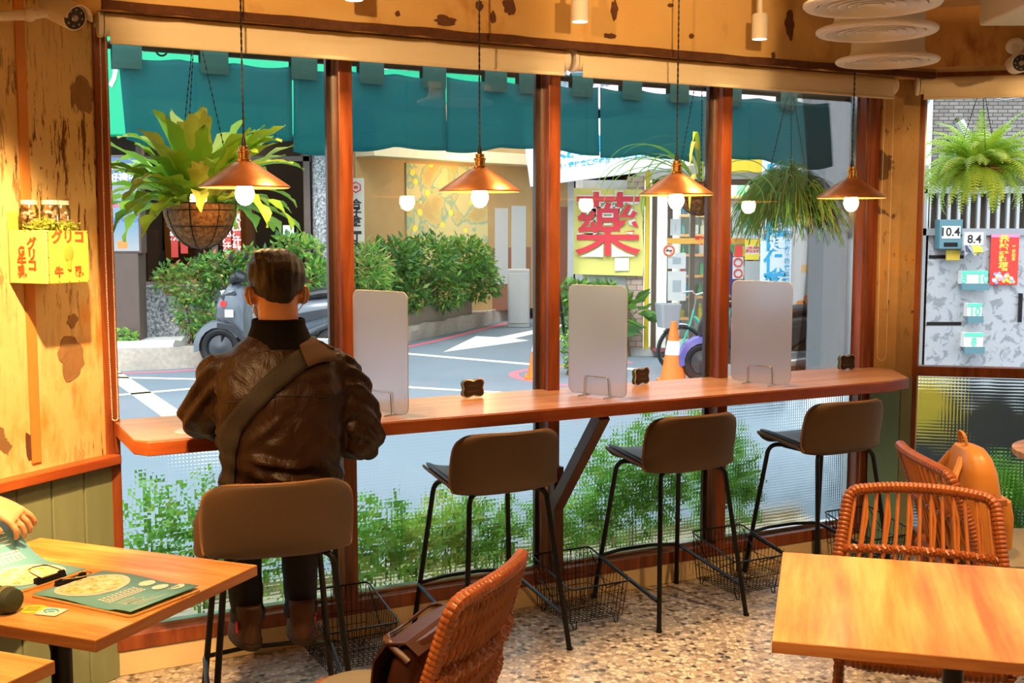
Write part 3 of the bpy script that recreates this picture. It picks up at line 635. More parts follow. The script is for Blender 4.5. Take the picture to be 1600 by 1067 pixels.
# posters and stickers on the doors
def plate(x0, x1, y, z0, z1, mat_, name, par, th=.006): return MB().bb(x0, x1, y-th, y, z0, z1).build(name, mat_, par, smooth=False)
def pb(x0, y0, x1, y1, Y): a, b = at(x0, y0, Y), at(x1, y1, Y); return min(a.x, b.x), max(a.x, b.x), min(a.z, b.z), max(a.z, b.z)
mp = pm('poster_paper', (.62, .64, .63), .6, var=.08)
orange = pm('orange_stripe', (.85, .45, .08), .5); redp = pm('notice_red', (.75, .06, .05), .5); yel = pm('notice_yellow', (.88, .70, .08), .5)
x0, x1, z0, z1 = pb(1043, 372, 1215, 381, 16.3); s_ = plate(x0, x1, 16.34, z0, z1, orange, 'orange_stripe', ph)
text_mesh('歡迎光臨', .13, redp, ph, T(at(1115, 376, 16.3).x, 16.332, (z0+z1)/2) @ FACE, 'welcome_text', .004)
for q in ((1048, 342, 1064, 368), (1044, 395, 1072, 420), (1044, 424, 1072, 470)):
    x0, x1, z0, z1 = pb(*q, 16.3); plate(x0, x1, 16.34, z0, z1, mp, 'door_poster', ph)
    plate(x0+.07, x1-.07, 16.333, z0+(z1-z0)*.3, z0+(z1-z0)*.7, pm('poster_print', (.35, .42, .45), .6) if 'poster_print' not in bpy.data.materials else bpy.data.materials['poster_print'], 'poster_print', ph, .002)
x0, x1, z0, z1 = pb(1036, 382, 1056, 401, 16.28); sg = plate(x0, x1, 16.33, z0, z1, M['white'], 'no_smoking_sign', ph)
m = MB(); cx_, cz_ = (x0+x1)/2, (z0+z1)/2; m.tube([(cx_+.07*math.cos(a*.35), 16.32, cz_+.07*math.sin(a*.35)) for a in range(18)], .012, 6, 0, True); beamp(m, (cx_-.05, 16.32, cz_+.05), (cx_+.05, 16.32, cz_-.05), .016, .006)
m.build('prohibition_ring', pm('ring_red', (.85, .16, .05), .5), ph)
MB().bb(cx_-.045, cx_+.045, 16.316, 16.321, cz_-.008, cz_+.008).build('cigarette_print', M['blackp'], ph, smooth=False)
for (q, mm, nm) in (((1149, 383, 1161, 401), redp, 'red_notice'), ((1165, 374, 1187, 384), yel, 'yellow_notice'), ((1166, 384, 1187, 397), M['white'], 'white_notice'), ((1165, 397, 1187, 406), yel, 'yellow_notice'), ((1146, 402, 1162, 436), mp, 'symbol_notice'), ((1146, 318, 1164, 372), mp, 'tall_notice'), ((1166, 345, 1188, 373), pm('pale_blue_notice_paper', (.55, .68, .74), .6), 'pale_notice'), ((1165, 408, 1190, 470), pm('frosted_panel', (.42, .45, .46), .5), 'frosted_panel')):
    x0, x1, z0, z1 = pb(*q, 16.2); plate(x0, x1, 16.25, z0, z1, mm, nm, ph)
text_mesh('1:00-5:00\n週日公休', .05, redp, ph, T(at(1177, 390, 16.2).x, 16.24, at(1177, 390, 16.2).z) @ FACE, 'hours_text', .002)
m = MB()
for k in (0, 1):
    c_ = at(1154, 410+k*17, 16.2); m.tube([(c_.x+.055*math.cos(a*.35), 16.235, c_.z+.055*math.sin(a*.35)) for a in range(18)], .010, 6, 0, True)
m.build('round_symbols', redp, ph)
# shelves
mshelf = pm('white_shelf', (.75, .74, .70), .5); medge = pm('orange_shelf_edge', (.82, .40, .14), .5)
shf = thing('pharmacy_shelf', 'white shelving with orange price rails inside the pharmacy', 'shelf', T(3.3, 17.6, -.05))
m = MB(); ms2 = MB(); levels = [.35, .68, 1.0, 1.32, 1.62, 1.92, 2.2]
for xx in (-.75, .0, .8, 1.7): m.bb(xx-.015, xx+.015, 0, .32, 0, 2.45)
m.bb(-.75, 1.7, .32, .34, 0, 2.45); m.build('upright_panel', mshelf, shf, smooth=False)
for z in levels:
    MB().bb(-.75, 1.7, 0, .32, z-.012, z+.012).build('shelf_board', mshelf, shf, smooth=False)
    MB().bb(-.75, 1.7, -.012, 0, z-.02, z+.02).build('price_rail', medge, shf, smooth=False)
rs = random.Random(3)
cols = [(.15, .55, .25), (.75, .65, .10), (.80, .80, .78), (.10, .35, .60), (.70, .15, .10), (.85, .82, .70), (.2, .6, .55)]
mcs = [pm('pack_%s' % n_, c_, .4) for n_, c_ in zip(('green', 'yellow', 'white', 'blue', 'red', 'cream', 'teal'), cols)]
bottle = MB(); bottle.lathe([(.030, 0), (.032, .01), (.032, .10), (.014, .13), (.014, .155), (.017, .155), (.017, .18), (.0, .181)], n=10)
bm_ = [bottle.mesh('bottle') for _ in mcs]; box_ = [MB().bb(-.045, .045, -.03, .03, 0, .13).mesh('medicine_box') for _ in mcs]
for arr in (bm_, box_):
    for me, mm in zip(arr, mcs): me.materials.append(mm)
cname = ['green', 'yellow', 'white', 'blue', 'red', 'cream', 'teal']
lvl = ['lowest', 'second', 'third', 'fourth', 'fifth', 'sixth', 'top']
for li, z in enumerate(levels):
    x = 2.62
    while x < 4.9:
        k = rs.randrange(7); isb = rs.random() < .5; sc_ = rs.uniform(.8, 1.35)
        o = bpy.data.objects.new('medicine_bottle' if isb else 'medicine_box', (bm_ if isb else box_)[k]); COL.objects.link(o)
        o.location = (x, 17.72 + rs.uniform(-.03, .05), z-.05+.0125); o.scale = (sc_, 1, sc_)
        tag(o, '%s medicine %s on the %s shelf of the pharmacy' % (cname[k], 'bottle' if isb else 'box', lvl[li]), 'bottle' if isb else 'box', '%s medicine %s on the %s pharmacy shelf' % (cname[k], 'bottles' if isb else 'boxes', lvl[li]))
        x += rs.uniform(.11, .19)
# display fin, purple and green, in front of the shelves
df = thing('display_stand', 'dark purple display stand with a green top inside the pharmacy', 'display', T(3.1, 16.95, -.05))
m = MB(); m.prismy([(-.05, 0), (.22, 0), (.22, 1.0), (.14, 1.35), (.0, 1.62), (.06, 1.2), (.05, .6)], 0, .25); m.build('panel', pm('deep_purple', (.07, .03, .25), .5), df, smooth=False)
MB().prismy([(.0, 1.62), (.14, 1.35), (.34, 1.5), (.3, 1.66)], 0, .24).build('green_top', pm('display_green', (.08, .40, .18), .5), df, smooth=False)
# medicine banner with its big character
bn = thing('pharmacy_banner', 'yellow cloth banner with one large red character, across the street', 'banner', T(1.34, 16.22, 0))
m = MB(); nx, nz = 16, 16; vs = []; 
def bz(i, j):
    x = -.50 + 1.0*i/nx + .012*math.sin(j*.5); z = 1.02 + 1.20*j/nz; return (x + (.02 if j > 12 else 0)*0, .012*math.sin(i*.9+j*.3)+.01*math.sin(j*.7), z + .03*(i/nx-.5)*(-1))
for s0 in (0, -.006):
    k0 = [(bz(i, j)[0], bz(i, j)[1]+s0, bz(i, j)[2]) for j in range(nz+1) for i in range(nx+1)]
    m.add(k0, [(j*(nx+1)+i, j*(nx+1)+i+1, (j+1)*(nx+1)+i+1, (j+1)*(nx+1)+i) for j in range(nz) for i in range(nx)])
m.build('cloth', pm('banner_yellow', (.80, .72, .20), .75, var=.06), bn)
text_mesh('藥', .95, M['white'], bn, T(.0, -.034, 1.66) @ FACE, 'character_outline', .026, wid=.95)
text_mesh('藥', .95, pm('banner_red', (.80, .05, .07), .6), bn, T(.0, -.040, 1.66) @ FACE, 'character', .006, wid=.92)
MB().bb(.10, .30, -.03, -.028, 1.08, 1.26).build('small_white_label', M['white'], bn, smooth=False)
# long white sign with blue writing, pale pink sign, yellow awning
ws = thing('shop_sign', 'long tilted white sign with blue writing over the pharmacy', 'sign', Matrix.Translation((.35, 15.55, 2.24)) @ Matrix.Rotation(R(-7.5), 4, 'Y') @ Matrix.Rotation(R(3), 4, 'Z'))
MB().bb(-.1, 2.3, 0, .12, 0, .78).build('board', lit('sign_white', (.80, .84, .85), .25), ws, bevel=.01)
bl_ = pm('sign_blue', (.02, .38, .62), .5)
text_mesh('興康源健保藥局', .26, bl_, ws, T(1.08, -.004, .42) @ FACE, 'sign_text', .010)
text_mesh('處方調劑・慢性病連續處方箋・醫療諮詢・健保特約藥局', .082, bl_, ws, T(1.05, -.004, .215) @ FACE, 'sign_text', .002)
m = MB(); m.tube([(.1, .06, 0), (.1, .06, -2.2)], .02, 8); m.tube([(2.2, .06, 0.0), (2.2, .6, .1)], .02, 8); m.build('bracket', M['black'], ws)
pk = thing('shop_sign', 'pale pink sign board high above the pharmacy', 'sign', T(.75, 15.9, 3.30))
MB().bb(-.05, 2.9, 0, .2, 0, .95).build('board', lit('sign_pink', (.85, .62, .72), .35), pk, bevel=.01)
text_mesh('隱形眼鏡門市', .40, pm('sign_grey', (.22, .26, .32), .5), pk, T(1.1, -.004, .45) @ FACE, 'sign_text', .012)
MB().bb(.02, .10, .05, .13, -3.40, .0).build('post', M['concrete'], pk)
MB().bb(2.75, 2.83, .05, .13, -3.40, .0).build('post', M['concrete'], pk)
aw = thing('awning', 'yellow awning over the right end of the pharmacy', 'awning', T(2.9, 15.55, 2.42))
MB().loft([[(x, 0, 0), (x, 0, .25), (x, .6, .52), (x, .6, .48), (x, .04, .2), (x, .04, 0)] for x in (-.1, 2.6)]).build('canopy', pm('awning_yellow', (.82, .60, .04), .6), aw, smooth=False)
# vertical banner, poster wall, near white wall pier
vb = thing('vertical_banner', 'tall white vertical banner with blue characters beside the pharmacy', 'banner', T(*at(1212, 400, 14.9).xy, 0))
MB().bb(-.20, .20, -.012, 0, .45, 2.9).build('cloth', pm('banner_white', (.72, .80, .84), .7, var=.03), vb, smooth=False)
text_mesh('\n'.join('興康源健保藥局'), .30, pm('banner_blue', (.02, .40, .70), .5), vb, T(-.01, -.016, 1.50) @ FACE, 'character', .008, space=.93)
text_mesh('\n'.join('處方調劑慢性病連續處方箋醫療諮詢健保特約'), .075, pm('banner_blue_small', (.05, .45, .72), .5), vb, T(.145, -.016, 1.45) @ FACE, 'character', .002, space=1.1)
MB().tube([(0, .012, 0-.1), (0, .012, 2.95)], .012, 8).build('pole', M['steel'], vb)
pw = thing('poster_wall', 'white hoarding with an orange flower poster behind the parked scooter', 'hoarding', T(3.75, 15.1, -.1))
MB().bb(-.32, 1.2, 0, .12, .0, 4.2).build('panel', pm('hoarding_white', (.70, .68, .66), .7, var=.06, scale=4), pw, smooth=False)
og = pm('flower_orange', (.88, .28, .06), .6); m = MB()
def petal(mb, cx, cz, a, ln, w_, y=-.006): 
    d = Vector((math.cos(a), 0, math.sin(a))); s = Vector((-d.z, 0, d.x)); c = Vector((cx, y, cz))
    mb.add([c, c+d*ln*.3+s*w_/2, c+d*ln*.75+s*w_*.4, c+d*ln, c+d*ln*.75-s*w_*.4, c+d*ln*.3-s*w_/2], [(0, 1, 2, 3, 4, 5)])
fx = at(1262, 478, 15.05)
for a in (20, 95, 160, 225, 320): petal(m, fx.x-3.75, fx.z+.1+0*1, R(a), .15, .09)
for a in (60,): petal(m, at(1248, 490, 15.05).x-3.75, at(1248, 490, 15.05).z+.1, R(a), .10, .06)
m.build('flower_print', og, pw, smooth=False)
x0, x1, z0, z1 = pb(1254, 414, 1281, 425, 15.05); MB().bb(x0-3.75, x1-3.75, -.005, 0, z0+.1, z1+.1).build('orange_print', pm('print_orange', (.88, .55, .22), .6), pw, smooth=False)
wp = MB(); wp.bb(2.70, 3.6, 10.0, 10.5, -.1, 4.6)
tag(wp.build('wall_pier', pm('worn_white_paint', (.88, .90, .92), .75, var=.05, scale=3, bump=.1), smooth=False), 'tall worn white wall pier at the right end of the street window', 'pier')
# plants under the banner
shrub('potted_shrub', 'leafy bushes below the yellow pharmacy banner', (1.15, 15.75, -.1), [((-.25, 0, .86), (.25, .2, .22)), ((.08, 0, .88), (.24, .2, .16)), ((-.3, 0, .50), (.18, .2, .3))], 650, .11, (.3, .5, .2, 0, 0), aspect=.45)
shrub('rubber_plant', 'big leaved low plant beside the tiled pillar', (1.55, 15.9, -.1), [((0, 0, .62), (.28, .15, .22)), ((-.2, 0, .4), (.2, .15, .2))], 80, .30, (.5, .4, .1, 0, 0), aspect=.45, cat='plant')
shrub('creeping_weed', 'low green weed beside the orange cone on the red kerb line', (.75, 13.9, -.1), [((0, 0, .25), (.14, .2, .3))], 240, .09, (.3, .4, .3, 0, 0), cat='plant')

# ---------------------------------------------------------------- traffic cones
def cone(x, y, label):
    t = thing('traffic_cone', label, 'traffic cone', T(x, y, -.098), 'orange traffic cones on the street')
    m = MB(); m.prism(rrect(.36, .36, .05), 0, .03); m.lathe([(.15, .03), (.145, .05), (.098, .32)], n=24, caps=False); m.lathe([(.070, .48), (.035, .68), (.033, .70), (.0, .70)], n=24, caps=False)
    m.build('cone_body', pm('cone_orange', (.95, .20, .02), .45), t)
    MB().lathe([(.099, .32), (.099, .322), (.071, .478), (.070, .48)], n=24, caps=False).build('reflective_band', pm('cone_white', (.85, .86, .88), .4), t)
cone(.33, 13.55, 'orange traffic cone half hidden by the middle wooden mullion')
cone(1.86, 13.2, 'orange traffic cone with a white band in front of the bicycle')
# ---------------------------------------------------------------- bicycle
bt = thing('bicycle', 'green city bicycle with a grey basket parked before the pharmacy', 'bicycle', T(2.05, 13.95, -.1, R(8)))
def wheel(name, c, r, par, tyre=.02, axis='y'):
    m = MB(); m.tube([(c[0]+r*math.cos(a*math.pi/16), c[1], c[2]+r*math.sin(a*math.pi/16)) for a in range(32)], tyre, 8, 0, True); o = m.build(name, M['blackp'], par)
    m = MB(); m.tube([(c[0]+(r-tyre*1.3)*math.cos(a*math.pi/16), c[1], c[2]+(r-tyre*1.3)*math.sin(a*math.pi/16)) for a in range(32)], .009, 6, 0, True)
    for a in range(16): m.tube([c, (c[0]+(r-.02)*math.cos(a*math.pi/8), c[1], c[2]+(r-.02)*math.sin(a*math.pi/8))], .0018, 4)
    m.tube([(c[0], c[1]-.04, c[2]), (c[0], c[1]+.04, c[2])], .02, 10); m.build('rim', M['steel'], o)
wheel('wheel', Vector((0, 0, .30)), .28, bt); wheel('wheel', Vector((.98, 0, .30)), .28, bt)
bg_ = pm('bicycle_green', (.08, .55, .38), .3); m = MB()
m.tube([(.0, .0, .30), (.12, 0, .62), (.16, 0, .78)], .014, 8); m.tube([(.17, 0, .70), (.38, 0, .46), (.52, 0, .30)], .020, 8); m.tube([(.52, 0, .30), (.62, 0, .80)], .016, 8); m.tube([(.52, 0, .30), (.98, 0, .30), (.60, 0, .70)], .010, 8); m.build('frame', bg_, bt)
m = MB(); m.tube([(.16, 0, .78), (.19, 0, .95)], .012, 8); m.tube([(.10, -.26, .98), (.2, -.2, 1.0), (.19, 0, .96), (.2, .2, 1.0), (.10, .26, .98)], .011, 8); m.tube([(-.30*math.cos(a*.2)+.0, 0, .30+.31*math.sin(a*.2)) for a in range(2, 13)], .012, 5); m.build('handlebar', M['chrome'], bt)
m = MB(); m.loft([[(x_*s_-.16, y_*s_, z) for x_, y_ in rrect(.26, .34, .04)] for z, s_ in ((.58, .8), (.86, 1), (.862, .96), (.59, .77))], caps=False); m.prism([(x_*.8-.16, y_*.8) for x_, y_ in rrect(.26, .34, .04)], .575, .585); m.build('basket', pm('grey_basket', (.35, .36, .38), .6), bt)
MB().loft([[(.62+x_*s_, y_*s_, .82+z) for x_, y_ in rrect(.24, .16, .06)] for z, s_ in ((0, .8), (.03, 1), (.06, .9), (.07, .5))]).build('saddle', M['blackp'], bt)
# ---------------------------------------------------------------- scooters
M['rimdark'] = pm('dark_alloy', (.10, .10, .11), .35, .7)
def scooter(MX, label, body, accent, fender, lightm, plate_txt=None, group='parked scooters'):
    t = thing('scooter', label, 'scooter', MX, group)      # front towards -x, 1.75 m long
    for cx_ in (-.62, .62):
        c = Vector((cx_, 0, .24)); m = MB(); m.tube([(c.x+.185*math.cos(a*math.pi/14), 0, c.z+.185*math.sin(a*math.pi/14)) for a in range(28)], .055, 10, 0, True); w_ = m.build('wheel', M['blackp'], t)
        m = MB(); m.lathe([(.13, -.02), (.13, .02), (.05, .03), (.03, .04), (.0, .04)], n=18, M=Matrix.Translation(c) @ Matrix.Rotation(R(90), 4, 'X')); m.lathe([(.12, -.02), (.0, -.02)], n=18, M=Matrix.Translation(c) @ Matrix.Rotation(R(90), 4, 'X')); m.build('rim', M['rimdark'], w_)
    def sec(x, z, wy, hz, n=14, p=.8): return [(x + 0*k, wy*abs(math.cos(2*math.pi*k/n))**p*(1 if math.cos(2*math.pi*k/n) > 0 else -1), z+hz*abs(math.sin(2*math.pi*k/n))**p*(1 if math.sin(2*math.pi*k/n) > 0 else -1)) for k in range(n)]
    # front fender
    m = MB(); rg = []
    for k in range(9):
        a = R(200-20*k-10); rr = .27; rg.append([(-.62+(rr+d)*math.cos(a), y, .24+(rr+d)*math.sin(a)) for y, d in ((-.075, -.05), (-.06, .015), (0, .035), (.06, .015), (.075, -.05), (.05, -.04), (0, .0), (-.05, -.04))])
    m.loft(rg); m.build('front_fender', fender, t)
    MB().tube([(-.62, .0, .24), (-.56, 0, .5), (-.44, 0, .85)], .03, 8).build('fork', M['black'], t)
    # leg shield
    m = MB(); m.loft([sec(x, z, wy, hz) for x, z, wy, hz in ((-.66, .60, .05, .05), (-.60, .66, .16, .14), (-.50, .70, .20, .22), (-.42, .68, .20, .26), (-.36, .62, .19, .28), (-.32, .55, .17, .25))]); m.build('leg_shield', body, t)
    m = MB(); m.loft([sec(x, z, wy, hz) for x, z, wy, hz in ((-.44, .93, .06, .02), (-.46, .97, .16, .06), (-.40, 1.0, .17, .07), (-.32, .98, .12, .04))]); m.build('handlebar_cover', accent, t)
    m = MB(); m.tube([(-.40, -.34, .98), (-.38, -.14, .99)], .018, 8); m.tube([(-.40, .34, .98), (-.38, .14, .99)], .018, 8); m.build('grip', M['blackp'], t)
    for sy in (-1, 1):
        m = MB(); m.tube([(-.38, sy*.2, 1.0), (-.40, sy*.26, 1.16)], .006, 6); m.ell((-.405, sy*.27, 1.21), (.015, .065, .045)); m.build('mirror', M['blackp'], t)
    m = MB(); m.loft([[(-.655+dx+.10*abs(y)/.12, y, z) for y, z in rrect(.24*s_, .12*s_, .03, 4, 0, .80)] for dx, s_ in ((0, .8), (.03, 1), (.08, 1))]); m.build('headlight', lightm, t)
    m = MB(); m.bb(-.36, .12, -.15, .15, .22, .32); m.build('floorboard', M['blackp'], t, bevel=.03)
    m = MB(); m.loft([sec(x, z, wy, hz) for x, z, wy, hz in ((.02, .42, .10, .16), (.12, .50, .16, .22), (.3, .56, .18, .22), (.55, .62, .17, .17), (.78, .68, .12, .11), (.92, .72, .05, .05))]); m.build('rear_body', body, t)
    m = MB(); m.loft([sec(x, z, wy, hz) for x, z, wy, hz in ((.02, .74, .09, .02), (.06, .77, .14, .05), (.28, .79, .15, .05), (.5, .83, .15, .06), (.78, .86, .11, .04), (.84, .87, .05, .02))]); m.build('saddle', M['blackp'], t)
    m = MB(); m.loft([sec(x, z, wy, hz) for x, z, wy, hz in ((.80, .66, .11, .045), (.90, .68, .09, .05), (.955, .69, .04, .03))]); m.build('tail_light', pm('tail_red', (.7, .02, .03), .2, coat=.5) if 'tail_red' not in bpy.data.materials else bpy.data.materials['tail_red'], t)
    m = MB(); m.tube([(.80, .14, .80), (.95, .1, .84), (.98, 0, .85), (.95, -.1, .84), (.80, -.14, .80)], .012, 8); m.build('grab_rail', M['black'], t)
    m = MB(); m.prismy([(-.60, .52), (-.42, .50), (-.30, .34), (-.34, .33), (-.46, .44), (-.60, .46)], -.19, -.175); m.prismy([(-.56, .80), (-.40, .86), (-.38, .82), (-.52, .74)], -.185, -.17); m.prismy([(.15, .60), (.70, .70), (.80, .66), (.25, .50)], -.19, -.17); m.build('trim_panel', accent, t, bevel=.004)
    m = MB(); m.bb(.30, .64, -.12, .10, .18, .36); m.tube([(.3, -.16, .22), (.75, -.17, .28)], .045, 10); m.build('engine', M['steel'], t, bevel=.02)
    m = MB(); m.loft([[(x, y, z) for y in (-.07, .07)]+[(x+.01, y, z+.012) for y in (.07, -.07)] for x, z in ((.72, .52), (.88, .40), (.98, .28))]); m.build('rear_fender', M['blackp'], t)
    return t
gy = pm('scooter_grey', (.13, .15, .18), .25, coat=.5); pu = pm('scooter_purple', (.16, .14, .45), .2, .3, coat=.6); bk = pm('scooter_black', (.02, .022, .03), .3, coat=.4)
s1 = scooter(T(-2.93, 14.35, -.098, R(-4)) @ Matrix.Scale(1.17, 4), 'dark grey scooter parked behind the seated person', gy, bk, gy, pm('headlight_glass', (.65, .70, .72), .1), group=None)
m = MB(); m.bb(-.50, -.41, -.222, -.212, .58, .66); m.build('sticker', pm('white_sticker', (.8, .8, .8), .5), s1, smooth=False)
m = MB(); m.lathe([(.035, 0), (.0, .001)], n=16, M=Matrix.Translation((-.52, -.205, .72)) @ Matrix.Rotation(R(90), 4, 'X')); m.build('red_sticker', pm('sticker_red', (.85, .03, .03), .5), s1)
scooter(T(2.80, 13.25, -.098, R(6)), 'dark scooter with purple fender and red tail light beside the bicycle', bk, bk, pu, bpy.data.materials['headlight_glass'], group=None)

# distant passer-by at the end of the lane
fp = thing('person', 'distant standing person in a tan coat far down the lane', 'person', T(1.10, 24.5, -.1))
m = MB(); m.loft([[(rx*math.cos(2*math.pi*k/14), ry*math.sin(2*math.pi*k/14), z) for k in range(14)] for z, rx, ry in ((.35, .10, .09), (.8, .19, .13), (1.0, .17, .12), (1.3, .22, .13), (1.42, .15, .1), (1.46, .06, .06))]); m.build('coat', pm('tan_coat', (.38, .22, .12), .8), fp)
m = MB(); m.lathe([(.05, 1.44), (.05, 1.5), (.07, 1.53), (.085, 1.6), (.08, 1.68), (.04, 1.74), (0, 1.75)], n=14)
for sx in (-.08, .08): m.tube([(sx, 0, .0), (sx, 0, .4)], [.045, .07], 8); m.tube([(sx*2.4, 0, 1.38), (sx*3.0, .0, 1.1), (sx*2.6, -.05, .85)], [.05, .045, .03], 8)
m.build('body', pm('far_skin', (.35, .22, .15), .7), fp)
LB = [leafmat('bush_dark', (.10, .34, .06), .35), leafmat('bush_mid', (.24, .60, .10), .35), leafmat('bush_light', (.50, .80, .16), .3), M['lf_red'], leafmat('bush_yellow', (.72, .80, .25), .3)]  # paler than the other leaf set: missing daylight is put into these colours
# ---------------------------------------------------------------- planter and plants just outside the glass
def leafband(x0, x1, hmax, label, wts, n, size, aspect=.5, MX=MW, y0=.2, y1=.42, zb=.10, cat='plant', name='planter_bush'):
    t = thing(name, label, cat, MX @ T((x0+x1)/2, (y0+y1)/2, zb)); w_ = (x1-x0)/2; mb = None
    blobs = []
    k = max(2, int((x1-x0)/.16))
    for i in range(k):
        u = (i+.5)/k; h = hmax[0]*(1-u)+hmax[1]*u; h *= random.uniform(.85, 1.1)
        blobs.append(((-w_+2*w_*u, 0, h*.5), (.13, (y1-y0)/2, h*.55)))
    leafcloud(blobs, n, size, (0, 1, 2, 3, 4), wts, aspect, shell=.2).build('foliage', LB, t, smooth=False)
    s = MB()
    for b_ in blobs: s.tube([(b_[0][0], 0, 0), (b_[0][0]+random.uniform(-.03, .03), 0, b_[1][2])], [.006, .003], 5)
    s.build('stems', M['stem'], t)
pl = MB(); pl.bb(-1.1, 2.62, .17, .52, -.1, .07); pl.bb(-1.1, 2.62, .50, .54, -.1, .12)
tag(pl.build('window_planter', pm('planter_beige', (.55, .45, .30), .8, var=.2), M=MW, bevel=.01), 'long beige planter trough outside under the street window', 'planter')
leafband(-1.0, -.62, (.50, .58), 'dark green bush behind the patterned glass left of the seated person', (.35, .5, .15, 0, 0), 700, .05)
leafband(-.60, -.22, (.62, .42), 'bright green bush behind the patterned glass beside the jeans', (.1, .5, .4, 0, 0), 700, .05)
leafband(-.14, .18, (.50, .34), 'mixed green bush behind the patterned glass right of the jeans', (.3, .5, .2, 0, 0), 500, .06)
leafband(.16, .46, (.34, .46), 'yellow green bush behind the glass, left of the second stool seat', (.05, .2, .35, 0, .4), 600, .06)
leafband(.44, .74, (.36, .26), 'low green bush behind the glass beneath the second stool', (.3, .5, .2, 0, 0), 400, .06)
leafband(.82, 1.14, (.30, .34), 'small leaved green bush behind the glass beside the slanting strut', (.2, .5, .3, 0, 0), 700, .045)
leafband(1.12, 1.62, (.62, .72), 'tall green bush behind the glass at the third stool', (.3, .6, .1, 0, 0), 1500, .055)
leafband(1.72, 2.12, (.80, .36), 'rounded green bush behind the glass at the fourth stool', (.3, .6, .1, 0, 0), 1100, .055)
# ---------------------------------------------------------------- noren curtain on its pole
def cloth():
    t = NT('teal_cotton'); v = t.obj((1, 1, 1)); w_ = t.n('TexWave', Vector=t.obj((1, 1, 1)), Scale=160.0, Distortion=2.0)
    c = t.mix(t.noise(v, 3, 4), (.012, .19, .24), (.03, .28, .31)); c = t.mix(t.math('MULTIPLY', w_.outputs[1], .15), c, (.01, .15, .17))
    d = t.bsdf(Base__Color=c, Roughness=.85); tr = t.n('BsdfTranslucent', Color=t.mix(.5, c, (.05, .50, .55))); tp = t.n('BsdfTransparent', Color=(.55, .9, .9))
    a = t.n('MixShader', i0=.5, i1=d, i2=tr); return t.done(t.n('MixShader', i0=.10, i1=a, i2=tp))
M['noren'] = cloth()
M['noren_tab'] = pm('teal_tab', (.03, .15, .16), .85, var=.1)
nr = thing('noren_curtain', 'teal cloth shop curtain hanging from a black pole outside the window', 'curtain', MW @ T(0, .47, 0))
MB().tube([(-1.12, 0, 2.362), (2.92, 0, 2.352)], .016, 12).build('pole', M['black'], nr)
cuts = [-.950, -.245, .458, 1.262, 1.98, 2.72]
for i in range(5):
    x0, x1 = cuts[i]+.004, cuts[i+1]-.004; nx = 26; nz = 14; vs = []
    for j in range(nz+1):
        for k in range(nx+1):
            u = k/nx; v_ = j/nz; x = x0+(x1-x0)*u
            if i == 4: x += .05*v_*u
            if i == 0: x += .02*v_*(1-u)
            z = 2.325 - .012*math.sin(math.pi*((u*3) % 1)) - v_*(.325 + .02*math.sin(u*5+i) + .012*math.sin(i*2.3)); y = .010*math.sin(u*9+i*1.7)*(.3+v_) + .016*(v_**2)*math.sin(u*3.1+i)
            vs.append((x, y, z))
    m = MB(); m.add(vs, [(j*(nx+1)+k, j*(nx+1)+k+1, (j+1)*(nx+1)+k+1, (j+1)*(nx+1)+k) for j in range(nz) for k in range(nx)])
    o = m.build('cloth_panel', M['noren'], nr); md = o.modifiers.new('thickness', 'SOLIDIFY'); md.thickness = .0012
for x in (-.915, -.575, -.20, .10, .395, .70, .875, 1.16, 1.44, 1.72, 2.05, 2.42):
    m = MB(); w_ = .056; m.loft([[(x-w_, y, z), (x+w_, y, z), (x+w_, y2, z2), (x-w_, y2, z2)] for y, z, y2, z2 in ((-.021, 2.272, -.019, 2.272), (-.021, 2.350, -.019, 2.350), (-.019, 2.368, -.017, 2.366), (0, 2.384, 0, 2.382), (.019, 2.368, .017, 2.366), (.021, 2.35, .019, 2.35), (.021, 2.272, .019, 2.272))])
    m.build('hanging_tab', M['noren_tab'], nr, smooth=False)
for k in range(3):
    x = (-.78, .66, 2.88)[k]; m = MB(); m.tube([(x, 0, 2.37), (x, 0, 2.44), (x, -.40, 2.44)], .006, 6); m.tube([(x+.022*math.cos(a), 0, 2.355+.022*math.sin(a)) for a in [q*.5 for q in range(13)]], .004, 6); m.build('hook', M['black'], nr)
